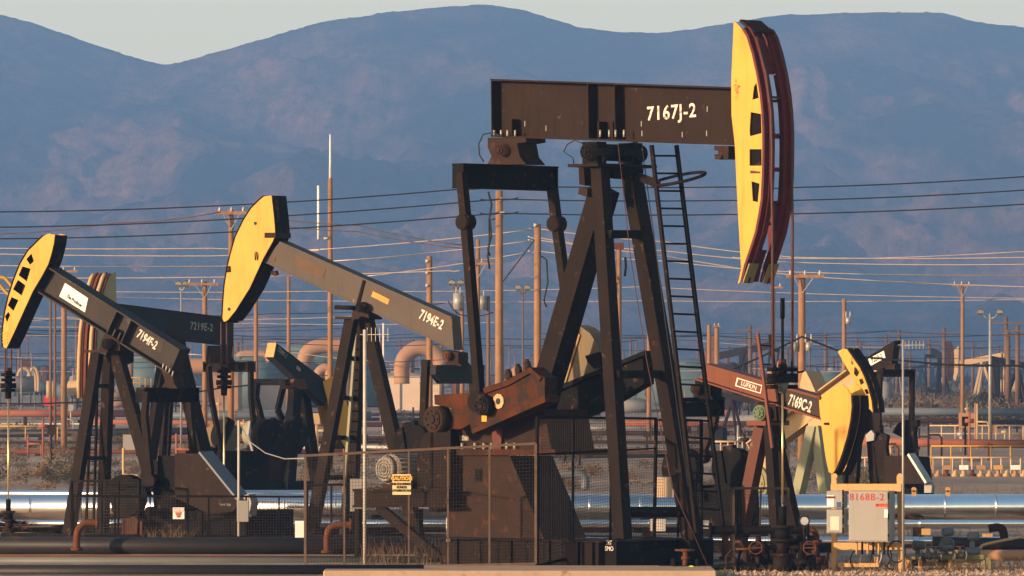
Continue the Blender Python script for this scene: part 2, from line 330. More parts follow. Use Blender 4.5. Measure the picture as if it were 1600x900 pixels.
# ------------------------------------------------------------ pump jack framework
class Jack:
    """local axes: x along the walking beam, y across it (near side negative), z up; the root stands under the saddle"""
    def __init__(s, px, Y, th, label, group='oil pump jacks standing in the field', name='pump_jack'):
        s.th = R(th); s.root = W(px, 885, Y); s.root.z = 0; s.Y = Y
        s.u = Vector((math.cos(s.th), -math.sin(s.th))); s.n = Vector((math.sin(s.th), math.cos(s.th)))
        s.o = empty(name, s.root, -s.th, label, 'pump jack', group)
    def L(s, px, py, v=0.0):                      # pixel on the vertical plane y=v -> local point
        dx = (px-CX)/F; dz = (HY-py)/F
        t = (v+s.root.x*s.n.x+s.root.y*s.n.y)/(dx*s.n.x+s.n.y)
        P = Vector((t*dx, t)); D = P-Vector((s.root.x, s.root.y))
        return Vector((D.dot(s.u), v, HC+t*dz))
    def xz(s, pts, v): return [(p.x, p.z) for p in (s.L(a, b, v) for a, b in pts)]
    def slab(s, name, pts, v0, v1, m, parent=None, label=None, bevel=0):
        return MB().prism(s.xz(pts, v0), v0, v1).build(name, m, parent or s.o, label, bevel=bevel)
    def text(s, name, txt, px, py, v, hpx, m, ang=0, sx=1.0, bold=0.0, parent=None, space=1.0, label=None, fs=1.4):
        c = s.L(px, py, v); h = hpx*s.Y/F*fs
        me = text_mesh(txt, h, sx, bold*h, .002, space)
        M4 = Matrix(((1,0,0,0),(0,0,-1,0),(0,1,0,0),(0,0,0,1)))
        M4 = Matrix.Translation(c) @ Matrix.Rotation(-R(ang), 4, 'Y') @ M4
        return MB().add(me, M4).build(name, m, parent or s.o, label)
    def beam(s, TL, TR, BR, BL, w, m, stiff=(), short=(), tailcap=None, mflange=None, endp=(1,1), solid=False):
        """I-section walking beam from four picture corners on its near flange edges"""
        a, b, c, d = [s.L(*p, -w/2) for p in (TL, TR, BR, BL)]
        o = MB(); t = .035
        def lerp(p, q, k): return p+(q-p)*k
        def pt(kx, kz): # kx 0..1 along, kz 0..1 up
            p = lerp(lerp(d, a, kz), lerp(c, b, kz), kx); return (p.x, p.z)
        hh = (a-d).length; ft = t/hh
        o.prism([pt(0,1-ft), pt(1,1-ft), pt(1,1), pt(0,1)], -w/2, w/2)
        o.prism([pt(0,0), pt(1,0), pt(1,ft), pt(0,ft)], -w/2, w/2)
        wt = w/2-.012 if solid else .012
        o.prism([pt(.001,ft+.001), pt(.999,ft+.001), pt(.999,1-ft-.001), pt(.001,1-ft-.001)], -wt, wt)
        LL = (b-a).length; e = .012/LL
        if not solid:
            ks = list(stiff)
            if endp[0]: ks.append(e*1.2)
            if endp[1]: ks.append(1-e*1.2)
            for k in ks: o.prism([pt(k-e,ft+.002), pt(k+e,ft+.002), pt(k+e,1-ft-.002), pt(k-e,1-ft-.002)], -w/2+.01, w/2-.01)
            for k, top in short: o.prism([pt(k-e*1.6,ft+.002), pt(k+e*1.6,ft+.002), pt(k+e*1.6,top), pt(k-e*1.6,top)], -w/2+.02, w/2-.02)
        s.beamobj = o.build('walking_beam', m, s.o)
        s.web_v = -wt
        if solid and stiff:
            q = MB()
            for k in stiff: q.prism([pt(k-e*3,ft), pt(k+e*3,ft), pt(k+e*3,1-ft), pt(k-e*3,1-ft)], -w/2-.012, -wt)
            q.build('stiffener_strap', m_dark, s.beamobj)
        return s.beamobj
    def head(s, poly, holes, w, mface, mtrack, arc, back=None, tw=None, tdepth=.05, mback=None, vc=0, ribs=(), cap=None, tout=.03, mfar=None, farholes=None):
        """two side plates, curved front track(s) along arc (indices of poly), optional back plate and ribs"""
        v0 = vc-w/2; P = s.xz(poly, v0); H = [s.xz(h, v0) for h in holes]
        t = .025
        h = MB().add(holed(P, H, t), Matrix.Translation((0, v0+t/2, 0))).build('horsehead', mface, s.o)
        H2 = [s.xz(h_, v0) for h_ in farholes] if farholes else H
        MB().add(holed(P, H2, t), Matrix.Translation((0, vc+w/2-t/2, 0))).build('far_side_plate', mfar or mface, h)
        A = [Vector((P[i][0], 0, P[i][1])) for i in arc]
        def strip(va, vb, d0, d1, cut=0):
            o = MB(); k = 0; pts = []
            for i, p in enumerate(A):
                d = (A[min(i+1, len(A)-1)]-A[max(i-1, 0)]).normalized(); nn = Vector((-d.z, 0, d.x))
                if nn.dot(p-Vector((sum(q.x for q in A)/len(A)-s.sgn*3, 0, p.z))) < 0: nn = -nn
                pts.append((p, nn))
            if cut: pts = pts[cut:len(pts)-cut]
            for (p, n1), (q, n2) in zip(pts, pts[1:]):
                o.hexa([p+n1*d0+Vector((0,va,0)), p+n1*d1+Vector((0,va,0)), p+n1*d1+Vector((0,vb,0)), p+n1*d0+Vector((0,vb,0)),
                        q+n2*d0+Vector((0,va,0)), q+n2*d1+Vector((0,va,0)), q+n2*d1+Vector((0,vb,0)), q+n2*d0+Vector((0,vb,0))])
            return o
        tw = tw or w
        if tw < w*.49:
            for sg in (-1, 1):
                e0 = vc+sg*(w/2+.012); e1 = vc+sg*(w/2-tw)
                tr = strip(min(e0, e1), max(e0, e1), .0, tdepth).build('front_track', mtrack, h)
                if w > .7:
                    mid = (e0+e1)/2
                    strip(mid-.03, mid+.03, tdepth, tdepth+.04).build('track_lip', mtrack, tr)
                    strip(min(e1, e1+sg*.02)-.0, max(e1, e1+sg*.02), -.42 if sg < 0 else -.06, 0, 3).build('inner_web', mtrack, tr)
        else:
            strip(v0-tout*.3, vc+w/2+tout*.3, .0, tdepth).build('front_track', mtrack, h)
        if back:
            B = [P[i] for i in back]; o = MB()
            for (a, b), (c, d) in zip(B, B[1:]):
                a_ = Vector((a,0,b)); c_ = Vector((c,0,d)); dd = (c_-a_).normalized(); nn = Vector((-dd.z,0,dd.x))*.02
                if nn.x*s.sgn > 0: nn = -nn
                o.hexa([a_+Vector((0,v0+.01,0)), a_+nn+Vector((0,v0+.01,0)), a_+nn+Vector((0,vc+w/2-.01,0)), a_+Vector((0,vc+w/2-.01,0)),
                        c_+Vector((0,v0+.01,0)), c_+nn+Vector((0,v0+.01,0)), c_+nn+Vector((0,vc+w/2-.01,0)), c_+Vector((0,vc+w/2-.01,0))])
            o.build('back_plate', mback or m_dark, h)  # black here puts the shade on the head's rear into its colour
        for i, (pa, pb) in enumerate(ribs):
            a = s.L(*pa, v0); b = s.L(*pb, v0)
            MB().bar((a.x, vc, a.z), (b.x, vc, b.z), w-.06, .03).build('cross_rib', mtrack, h)
        s.headobj = h
        return h
    def leg(s, top, foot, w, m, wb=None, name='leg', parent=None, h=False):
        p = s.L(*top); q = s.L(*foot)
        o = MB()
        (o.hcol if h else o.bar)(p, q, w, wb or w)
        ob = o.build(name, m, parent or s.o)
        return ob
    def rod(s, a, b, r, m, name, parent=None, n=10, r2=None):
        return MB().cyl(s.L(*a), s.L(*b), r, r2, n).build(name, m, parent or s.o)
    def ladder(s, r0, r1, nr, rr=.035, mr=None, name='ladder', mats=None, parent=None):
        (a, b), (c, d) = [[s.L(*p) for p in r] for r in (r0, r1)]
        mats = mats or (mr, mr)
        l = MB().bar(a, b, .06, rr*2).build(name, mats[0], parent or s.o)
        MB().bar(c, d, .06, rr*2).build('ladder_rail', mats[1], l)
        for i in range(nr):
            k = (i+.6)/nr; MB().cyl(a+(b-a)*k, c+(d-c)*k, rr*.55, None, 6).build('rung', mats[1], l)
        return l
    def bearing(s, px, py, v0, v1, r, m, mend=None, name='saddle_bearing'):
        a = s.L(px, py, v0); b = Vector((a.x, v1, a.z))
        o = MB().cyl(a, b, r, None, 20)
        o.cyl(a+Vector((0,-.03,0)), a, r*.8, None, 20).cyl(a+Vector((0,-.06,0)), a+Vector((0,-.03,0)), r*.35, None, 12)
        for i in range(8):
            t = i*math.pi/4; c = a+Vector((math.cos(t)*r*.62, -.03, math.sin(t)*r*.62)); o.cyl(c, c+Vector((0,-.03,0)), r*.09, None, 6)
        o.cyl(b, b+Vector((0,.03,0)), r*.8, None, 20)
        return o.build(name, m, s.o)
    def equalizer(s, px, py, half, h, w, m, chamfer=0, v=0):
        c = s.L(px, py, v); o = MB(); x, z = c.x, c.z; t = .03
        def P(y0, y1, z0, z1, x0=-w/2, x1=w/2): o.box(x+x0, x+x1, v+y0, v+y1, z+z0, z+z1)
        P(-half, half, h/2-t, h/2); 
        if chamfer:
            k = len(o.v)
            prof = [(-half,h/2-t-.001),(half,h/2-t-.001),(half,0),(half-chamfer,-h/2),(-half+chamfer,-h/2),(-half,0)]
            for xx in (-.03, w/2-.02):
                for y, zz in prof: o.v.append((x+xx, v+y, z+zz))
            n = 6; o.face([k+i for i in range(n)]); o.face([k+n+i for i in range(n)][::-1])
            for i in range(n): j = (i+1) % n; o.face([k+i, k+n+i, k+n+j, k+j])
        else:
            P(-half, half, -h/2, -h/2+t); P(-half+.01, half-.01, -h/2+t+.001, h/2-t-.001, -.015, .015)
            for y in (-half+.02, half-.02): P(y-.015, y+.015, -h/2+t+.002, h/2-t-.002, -w/2+.01, w/2-.01)
        return o.build('equalizer', m, s.o)
    def pitman(s, pts, r, m, knuckle=None):
        P = [s.L(*p) for p in pts]; o = MB()
        for a, b in zip(P, P[1:]): o.bar(a, b, r*1.7, r*1.9)
        if knuckle is not None: o.cyl(P[knuckle]-Vector((0,r*1.5,0)), P[knuckle]+Vector((0,r*1.5,0)), r*1.7, None, 12)
        e = P[-1]; o.cyl(e-Vector((0,r*1.6,0)), e+Vector((0,r*1.6,0)), r*2.2, None, 16)
        return o.build('pitman_arm', m, s.o)
def ground_bits(): pass
def thingmesh(o, name, m, label, cat, group=None, loc=None, kind=None): return o.build(name, m, None, label, cat, group, kind, loc)

# ============================================================ the large pump jack in the middle
J = Jack(957, 120, 45, 'tallest black-brown pump jack in the foreground, level beam, yellow horsehead with maroon front'); J.sgn = 1
sk = J.slab('skid', [(690,846),(935,846),(935,888),(690,888)], -1.55, 1.55, m_leg)
o = MB()
for (x0, x1) in ((690,935),):
    a = J.L(688,841,-1.62); b = J.L(938,846,-1.62); o.box(a.x, b.x, -1.62, -1.2, b.z, a.z); o.box(a.x, b.x, 1.2, 1.62, b.z, a.z)
    o.box(b.x-.3, b.x+.06, -1.19, 1.19, b.z+.002, a.z)
o.build('skid_flange', m_leg, sk)
for px in (716, 800, 860, 905, 928):
    a = J.L(px, 866, -1.56); MB().box(a.x-.012, a.x+.012, -1.62, -1.552, .02, J.L(935,847,-1.6).z-.002).build('skid_stiffener', m_leg, sk)
a = J.L(952, 843, -1.0); fx = J.L(935,860,-1.55).x
o = MB()
for v in (-1.05, 1.05): o.box(fx+.002, fx+.35, v-.35, v+.35, .02, J.L(935,846,-1.5).z-.01)
o.box(fx+.001, fx+.32, -.69, .69, .02, J.L(935,860,-1.5).z)
o.build('skid_end_box', m_dark, sk)
J.text('chalk_mark', 'HT\nSMO', 952, 853, -1.43, 7, m_letter, 0, .9, parent=sk)
# A-frame
legs = []
for t, f, w in (((937,258,-.5),(973,842,-1.05),.27), ((985,258,.5),(1083,848,1.05),.31), ((945,295,0),(826,703,0),.44)):
    legs.append(J.leg(t, f, w, m_leg, h=False))
for i, (t, f, w) in enumerate((((937,258,-.5),(973,842,-1.05),.27), ((945,295,0),(826,703,0),.44))):
    if i: continue
    p = J.L(*t); q = J.L(*f); d = (q-p).normalized()
    xx = Vector((.14 if i == 0 else .14, 0, 0))
    MB().bar(p+xx+Vector((0,-.13,0)), q+xx+Vector((0,-.13,0)), .04, .06).build('flange_edge', m_leg, legs[0 if i == 0 else 2])
for py in (366, 585): J.leg((944+(py-258)*.058,py,-.55-(py-258)*.001), (987+(py-258)*.165,py,.55+(py-258)*.001), .14, m_dark, .16, name='cross_brace')
J.leg((968,800,-1.0), (1075,800,1.0), .12, m_leg, .2, name='cross_brace')
J.leg((955,270,-.3), (1000,272,.45), .2, m_dark, .22, name='cross_brace')
a = J.L(957, 262, 0)
MB().box(a.x-.42, a.x+.42, -.85, .85, a.z, a.z+.06).build('top_plate', m_leg, J.o)
c = J.L(957, 240, 0)
for v in (-.52, .52):
    o = MB(); o.box(c.x-.2, c.x+.2, v-.14, v+.14, a.z+.062, c.z+.22)
    for dx in (-.26, .26): o.cyl((c.x+dx, v, a.z+.06), (c.x+dx, v, a.z+.2), .035, None, 8)
    o.build('bearing_pedestal', m_dark, J.o)
sb = J.bearing(916, 237, -.80, .80, .17, m_dark)
o = MB(); o.tube([J.L(*p, -.8) for p in ((912,225),(898,219),(886,226),(881,237),(888,242),(895,246),(897,258))], .012, 6)
o.build('grease_hose', m_black, sb)
o = MB(); o.tube([J.L(*p, .8) for p in ((984,224),(995,222),(1003,230),(1002,240),(996,246),(988,246))], .012, 6)
o.build('grease_hose', m_black, sb)
J.slab('clamp_block', [(904,262),(912,262),(914,290),(905,288)], -.75, -.5, m_leg)
J.slab('clamp_block', [(905,292),(918,294),(917,308),(903,303)], -.7, -.5, m_rustdark)
# walking beam
bm_ = J.beam((766,123),(1146,136),(1148,227),(767,214), .52, m_beam, stiff=(.408,.518), short=((.085,.32),(.448,.33),(.505,.33)), endp=(1,0))
J.text('beam_number', '7167J-2', 1049, 176, J.web_v-.006, 21.5, m_letter, 1.5, 1.02, .018, parent=bm_, space=1.12)
o = MB()
for px, py in ((905,268),(820,193),(1002,193),(853,200),(1003,208),(1066,210),(1104,208),(1105,170)):
    a = J.L(px, py, J.web_v-.004); o.box(a.x-.01, a.x+.01, a.y-.002, a.y+.002, a.z-.06, a.z+.05)
o.build('paint_drip', m_dimletter, bm_)
o = MB()
for px in (772,783,793,805,938,952,962,975):
    a = J.L(px, 214, -.24); o.cyl(a, a+Vector((0,0,.14)), .022, None, 6)
o.build('beam_bolt', m_galv, bm_)
hk = J.slab('stop_hook', [(1116,228),(1138,228),(1138,249),(1130,249),(1130,240),(1125,249),(1117,249),(1116,241),(1122,241),(1122,235),(1116,235)], -.14, .1, m_rustdark)
# horsehead
hp = [(1146.5,33),(1152,37),(1160,46),(1167,58),(1175,84),(1182,115),(1187,145),(1190,175),(1191.5,205),(1191.5,235),(1191,272),(1189,310),(1185,336),(1180,362),(1171,390),(1163,414),(1157,440),(1153,444),(1158,420),(1153,330),(1148,225),(1143,180),(1142.5,130)]
hh = [[(1182,129),(1185.5,153),(1175.5,156),(1178,135)], [(1173,175),(1189,178),(1190,208),(1172,213),(1171,205)], [(1171,233),(1190,233),(1190,259),(1171,259)], [(1174,283),(1187,287),(1184,316),(1176,314)]]
ribs = [((1183,150),(1190,152)), ((1176,214),(1191,209)), ((1174,262),(1191,262)), ((1176,318),(1188,315)), ((1170,350),(1181,348)), ((1172,100),(1179,98))]
hd = J.head(hp, hh, .84, m_yellow, m_maroon, list(range(2, 17)), tw=.29, tdepth=.06, ribs=ribs, mfar=m_maroon, farholes=[[(1183,112),(1187,152),(1156,154),(1156,112)],[(1187,158),(1189,208),(1153,210),(1153,158)],[(1189,216),(1189,260),(1155,260),(1155,214)],[(1188,268),(1186,312),(1159,316),(1158,266)]])
o = MB(); a = J.L(1149, 34, -.42); b = J.L(1168, 58, -.42)
d = (b-a); o.bar((a.x,0,a.z+.03),(b.x+.04,0,b.z+.10), .60, .05)
o.build('head_cap', m_rustdark, hd)
a = J.L(1166, 432, -.42)
for sg in (-1, 1):
    p = [Vector((J.L(x, y, -.42).x+.065, 0, J.L(x, y, -.42).z)) for x, y in ((1167,412),(1157,442))]
    v = sg*.29
    MB().bar((p[0].x, v, p[0].z), (p[1].x, v, p[1].z), .27, .03).build('bare_track_end', m_olive, hd)
for grp_ in (((2,3),(3,4),(4,5)),((14,15),(15,16))):
  o = MB()
  for (i, j) in grp_:
      p, q = [J.L(*hp[k], -.42) for k in (i, j)]
      o.hexa([(p.x-.05,-.10,p.z),(p.x-.01,-.10,p.z),(p.x-.01,.10,p.z),(p.x-.05,.10,p.z),(q.x-.05,-.10,q.z),(q.x-.01,-.10,q.z),(q.x-.01,.10,q.z),(q.x-.05,.10,q.z)])
  o.build('front_cover', m_maroon, hd)
m_smudge = mat('sprayed_red_mark', (.50,.10,.05), (.55,.22,.06), 14, .7, bump=0)
rnd_ = random.Random(4)
for k in range(26):
    a = J.L(1151.5+rnd_.gauss(0,2.2), 142+rnd_.gauss(0,8), -.42); w_ = rnd_.uniform(.01,.03)
    MB().cyl((a.x, -.4225, a.z), (a.x, -.424, a.z), w_, None, 8).build('red_spray_spot', m_smudge, hd)
J.slab('hole_backing', [(1166,112),(1180,112),(1188,172),(1189.5,235),(1187,290),(1180,330),(1168,330)], -.37, -.35, m_dark, hd)  # dark sheet added behind the near holes so they show black
J.slab('oxide_patch', [(1172,266),(1188,268),(1188,271),(1172,271)], -.4235, -.421, m_redrust, hd)
# bridle cables, carrier bar and rod (hang from the head)
for v, ex in ((-.29, 1205), (.29, 1232)):
    pts = []
    for i in (3, 5, 7, 9, 10):
        P0 = J.L(*hp[i], -.42); pts.append(Vector((P0.x+.13, v, P0.z)))
    e = pts[-1]; pts.append(Vector((e.x+.02, v, e.z-1))); 
    z1 = J.L(ex, 585, v).z; pts.append(Vector((e.x+.02, v*.95, z1)))
    cb = MB().tube(pts, .028, 6).build('bridle_cable', m_cable, J.o)
cx_ = e.x+.02; zc = J.L(1218, 590, 0).z
o = MB().box(cx_-.10, cx_+.10, -.34, .34, zc-.10, zc+.02)
for v in (-.29, .29):
    for dz in (-.22, -.1, .0, .12): o.cyl((cx_, v, zc+dz), (cx_, v, zc+dz+.08), .11, None, 10)
    o.tube([(cx_+.12, v, zc+.1), (cx_+.2, v+.1, zc+.12)], .02, 6)
o.cyl((cx_, 0, zc+.02), (cx_, 0, zc+.26), .09, None, 12)
cbr = o.build('carrier_bar', m_dark, J.o)
MB().cyl((cx_, 0, zc+.26), (cx_, 0, zc+.36), .075, None, 12).build('rod_clamp', m_redrust, cbr)
MB().cyl((cx_, 0, zc-.1), (cx_, 0, zc-.3), .12, .07, 12).build('load_cell', m_gear, cbr)
MB().cyl((cx_, 0, zc+.36), (cx_, 0, zc+1.15), .028, None, 8).cyl((cx_, 0, zc+1.15), (cx_, 0, zc+1.55), .045, None, 8).build('rod_top', m_dark, cbr)
MB().cyl((cx_, 0, zc-.3), (cx_, 0, 1.35), .02, None, 8).build('polished_rod', m_copper, J.o)
WELL = J.o.location + Matrix.Rotation(-J.th, 3, 'Z') @ Vector((cx_, 0, 0))
# ladder and its guard ring
J.ladder(((1018,227,.25),(1088,832,.35)), ((1057,227,.85),(1131,836,.95)), 22, .038, mats=(m_leg, m_dark))  # right rail and rungs blacker: shade put into their colour
c = J.L(1052, 277, .55); o = MB()
pts = [(c.x+.05+math.cos(t)*.62, c.y+.1+math.sin(t)*.42, c.z-.03+.14*math.cos(t)*.3+.13*math.sin(t)) for t in [i*math.pi/14 for i in range(28)]]
o.tube(pts, .035, 6, True); o.bar(J.L(990,273,.3), J.L(1030,288,.3), .05, .16)
o.build('guard_ring', m_leg, J.o)
# tail bearing, equalizer, pitmans
J.slab('tail_bearing', [(762,215),(822,215),(822,222),(808,224),(812,245),(822,257),(762,257),(768,244),(762,230)], -.28, .28, m_rustdark)
tb = J.bearing(781, 234, -.44, .34, .13, m_rustdark, name='tail_pin')
o = MB(); o.tube([J.L(*p, -.4) for p in ((786,214),(770,207),(755,210),(748,225),(749,242),(756,253))], .014, 6); o.build('grease_hose', m_black, tb)
J.equalizer(790, 277, 1.37, .50, .34, m_dark)
J.pitman([(721,270,-1.36),(728,347,-1.36),(750,628,-1.42)], .095, m_leg, 1)
J.pitman([(860,270,1.32),(870,350,1.32),(908,628,1.32)], .095, m_leg, 1)
o = MB(); o.tube([J.L(*p, 0) for p in ((763,300),(768,320),(764,345),(765,375),(762,400),(765,420))], .02, 6); o.build('hanging_hose', m_black, J.o)
# cranks
cp = [(678,617),(744,613),(794,596),(828,577),(837,588),(841,600),(841,625),(736,671),(734,663),(720,671),(696,670),(697,660),(706,655),(694,652),(700,642),(706,638),(679,632)]
ck = J.slab('crank_arm', cp, -1.34, -1.05, m_crank, bevel=.01)
J.slab('crank_flange', [(744,610),(794,593),(828,574),(846,590),(842,596),(828,583),(794,602),(745,619)], -1.40, -1.0, m_crank, ck)
J.slab('crank_flange', [(736,671),(841,622),(851,618),(852,628),(738,678)], -1.42, -1.0, m_crank, ck)
J.slab('crank_flange', [(828,577),(851,590),(851,625),(841,625),(838,592)], -1.36, -1.0, m_rustdark, ck)
o = MB()
for px, py in ((797,594),(812,586),(826,578)):
    a = J.L(px, py, -1.2); o.cyl(a, a+Vector((-.05,0,.16)), .07, None, 8).cyl(a+Vector((-.05,0,.16)), a+Vector((-.06,0,.22)), .045, None, 8)
o.build('crank_bolt', m_rustdark, ck)
a = J.L(780, 627, -1.345)
o = MB().cyl(a, a+Vector((0,-.03,0)), .155, None, 9); o.build('pin_hole_plate', m_cream, ck)
MB().cyl(a+Vector((0,-.031,0)), a+Vector((0,-.036,0)), .065, None, 14).build('pin_hole', m_black, ck)
J.bearing(752, 634, -1.56, -1.3, .20, m_dark, name='wrist_pin')
a = J.L(757, 654, -1.345); MB().box(a.x-.07, a.x+.07, a.y-.01, a.y, a.z-.06, a.z+.06).build('yellow_tag', m_yellow, ck)
J.bearing(676, 655, -1.62, -1.3, .27, m_rustdark, name='brake_drum')
J.slab('drum_bracket', [(690,640),(722,640),(722,668),(690,668)], -1.3, -.6, m_rustdark)
cf = J.slab('crank_arm', [(785,645),(850,618),(945,578),(1004,554),(1006,600),(945,636),(900,655),(800,700)], 1.05, 1.35, m_dark)
J.slab('crank_flange', [(850,612),(945,573),(1006,548),(1006,555),(945,580),(850,620)], .95, 1.4, m_dark, cf)
J.slab('counterweight', [(893,512),(898,508),(910,512),(922,521),(933,538),(939,556),(941,583),(872,604),(880,568)], .98, 1.35, m_rawweight, cf)
J.slab('lit_weight_strip', [(893,512),(899,509),(906,524),(884,597),(872,604),(880,568)], .94, .979, m_weightlit, cf)  # tan strip paints sunlight onto the left face of the counterweight
J.slab('weight_lug', [(914,556),(935,550),(937,560),(938,574),(928,576),(918,566)], .90, .979, m_dark, cf)
# reducer, pedestal, brown guard, motor
rd = J.slab('gear_reducer', [(700,640),(850,640),(862,705),(694,705)], -.62, .62, m_rustdark)
J.slab('reducer_flange', [(690,702),(868,702),(868,711),(690,711)], -.75, .75, m_crank, rd)
J.slab('reducer_cover', [(768,666),(785,662),(782,706),(770,706)], -.7, -.63, m_redrust, rd)
o = MB()
for px in (710,722,742,756,768,792,804): 
    a = J.L(px, 702, -.7); o.cyl(a+Vector((0,0,-.02)), a+Vector((0,0,.13)), .03, None, 6)
o.build('reducer_bolt', m_galv, rd)
J.text('chalk_number', '1203681', 725, 685, -.625, 8, m_letter, 0, .55, parent=rd)
J.slab('white_tag', [(702,672),(710,672),(710,688),(702,688)], -.66, -.63, m_letter, rd)
J.slab('pedestal', [(700,713),(797,713),(850,842),(700,842)], -.60, .62, m_rustdark)
J.slab('pedestal_rib', [(742,733),(752,733),(752,752),(742,752)], -.63, -.601, m_dark)
J.slab('belt_guard', [(652,703),(662,680),(692,655),(704,655),(704,770),(652,770)], -.9, -.75, m_leg)
mbm = J.slab('motor_beam', [(553,767),(700,767),(700,790),(553,790)], -1.05, -.9, m_leg)
J.slab('motor_beam_flange', [(551,764),(702,764),(702,768),(551,768)], -1.12, -.85, m_leg, mbm)
J.slab('motor_beam_flange', [(551,789),(702,789),(702,793),(551,793)], -1.12, -.85, m_leg, mbm)
J.slab('motor_beam', [(553,767),(700,767),(700,790),(553,790)], .3, .45, m_dark)
J.leg((592,792,-.95), (688,872,-.95), .12, m_leg, .2, name='diagonal_brace')
J.leg((560,795,-.95), (560,884,-.95), .12, m_dark, name='support_post')
J.leg((655,795,.3), (655,880,.3), .12, m_dark, name='support_post')
a = J.L(606, 733, -.85); o = MB()
o.cyl(a, a+Vector((0,.85,0)), .30, None, 24); 
for i in range(20):
    t = i*math.pi/10; d = Vector((math.cos(t), 0, math.sin(t))); o.bar(a+d*.31+Vector((0,.08,0)), a+d*.31+Vector((0,.8,0)), .0+.02, .05, side=d)
mo = o.build('electric_motor', m_motor, J.o)
MB().cyl(a+Vector((0,-.12,0)), a+Vector((0,-.002,0)), .24, .29, 24).build('motor_end_bell', m_motor, mo)
o = MB()
for i in range(16):
    pass
for rr in (.07,.13,.19): o.tube([a+Vector((math.cos(t)*rr,-.125,math.sin(t)*rr)) for t in [k*math.pi/14 for k in range(28)]], .012, 5, True)
o.cyl(a+Vector((0,-.14,0)), a+Vector((0,-.121,0)), .06, None, 12).build('fan_grille', m_gear, mo)
MB().box(a.x-.25, a.x+.25, a.y+.1, a.y+.8, a.z-.42, a.z-.29).build('motor_foot', m_rustdark, mo)
# ropes
MB().tube([J.L(966,226,-.3), J.L(985,400,-.3), J.L(1010,560,-.2), J.L(1050,760,-.1), J.L(1106,884,0)], .010, 5).build('brake_rope', m_cable, J.o)
o = MB(); pa, pb = J.L(1003,228,.5), J.L(1075,760,.6)
o.tube([pa, pa*.5+pb*.5+Vector((0,0,-.05)), pb], .012, 5); o.build('chain', m_gear, J.o)
# concrete base and wellhead of that jack
o = MB().box(-3.6, 3.9, 114.2, 117.3, -.05, .11); o.build('concrete_pad', m_conc, kind='structure', bevel=.03)
def wellhead(P, label, hz=1.35, big=1.0, mm=None, grp='wellheads under the pump jacks'):
    e = empty('wellhead', P, 0, label, 'wellhead', grp); mm = mm or m_rustdark
    def C(name, z0, z1, r, m): return MB().cyl((0,0,z0*big), (0,0,z1*big), r*big, None, 14).build(name, m, e)
    C('casing_head', -.05, .35, .20, mm)
    for z in (.33, .62, .9): C('flange', z, z+.06, .24, mm)
    C('spool', .38, .66, .13, mm); C('valve_body', .66, .92, .16, m_dark); C('stuffing_box', .95, 1.35, .085, m_dark)
    o = MB()
    for sg in (-1, 1):
        o.cyl((0,0,.5*big), (sg*.62*big,.0,.5*big), .055*big, None, 10).cyl((sg*.36*big,0,.5*big), (sg*.42*big,0,.5*big), .13*big, None, 12)
    o.build('side_outlet', mm, e)
    for sg in (-1, 1):
        w = MB().tube([(sg*.55*big+math.cos(t)*.13*big, -.16*big, .5*big+math.sin(t)*.13*big) for t in [i*math.pi/8 for i in range(16)]], .014*big, 6, True)
        w.cyl((sg*.55*big,-.17*big,.5*big), (sg*.55*big,0,.5*big), .02*big, None, 6).bar((sg*.55*big-.13*big,-.16*big,.5*big), (sg*.55*big+.13*big,-.16*big,.5*big), .015, .02)
        w.build('hand_wheel', m_rust, e)
    return e
wellhead(WELL, 'dark rusty wellhead stack under the tallest pump jack', 1.35, .95, m_leg)
# ============================================================ grey pump jack 7194E-2 (head up-left, turned away)
def well_lines(J, px_top, py_top, py_clamp, v, py_end, spread=.2, lit=m_copper, name='carrier_bar'):
    c = J.L(px_top, py_clamp, v); z1 = J.L(px_top, py_top, v).z; z2 = J.L(px_top, py_end, v).z
    for sg in (-1, 1): MB().cyl((c.x, v+sg*spread, c.z), (c.x, v+sg*spread, z1), .022, None, 6).build('bridle_cable', m_cable, J.o)
    o = MB().box(c.x-.09, c.x+.09, v-spread-.08, v+spread+.08, c.z-.1, c.z+.02)
    for sg in (-1, 1):
        for dz in (-.18,-.06,.06,.18): o.cyl((c.x, v+sg*spread, c.z+dz), (c.x, v+sg*spread, c.z+dz+.07), .1, None, 8)
    o.cyl((c.x, v, c.z-.34), (c.x, v, c.z+.3), .07, .1, 10)
    k = o.build(name, m_dark, J.o); MB().cyl((c.x,v,c.z+.3),(c.x,v,c.z+.38),.06,None,8).build('rod_clamp', m_redrust, k)
    MB().cyl((c.x, v, c.z-.34), (c.x, v, z2), .022, None, 8).build('polished_rod', lit, J.o)
    return J.o.location + Matrix.Rotation(-J.th, 3, 'Z') @ Vector((c.x, v, 0))
def base_skid(J, x0, x1, half, h, m=None, parent=None):
    o = MB()
    for v in (-half, half-.2): o.box(x0, x1, v, v+.2, .01, h)
    k = o.build('skid', m or m_dark, J.o)
    for i in range(5):
        x = x0+(x1-x0)*(i+.05)/4.2; MB().box(x, x+.15, -half+.21, half-.21, .03, h-.02).build('skid_cross_member', m or m_dark, k)
    return k
def fan_crank(J, c, ang, ln, v0, v1, m, mw, wr=.55, parent=None):
    """crank arm with two half-round counterweights; c local centre (x,z), ang direction in degrees"""
    a = R(ang); dx, dz = math.cos(a), math.sin(a); nx_, nz_ = -dz, dx
    def P(s_, t_): return (c[0]+dx*s_+nx_*t_, c[1]+dz*s_+nz_*t_)
    k = MB().prism([P(-.25,-.2), P(ln,-.14), P(ln,.14), P(-.25,.2)], v0, v1).build('crank_arm', m, J.o)
    for sg in (-1, 1):
        pl = [P(ln*.45+wr*math.cos(t)*1.0, sg*(.15+wr*.8*math.sin(t))) for t in [math.pi*i/10 for i in range(11)]]
        MB().prism(pl, v0-.06, v1+.04).build('counterweight', mw, k)
    return k
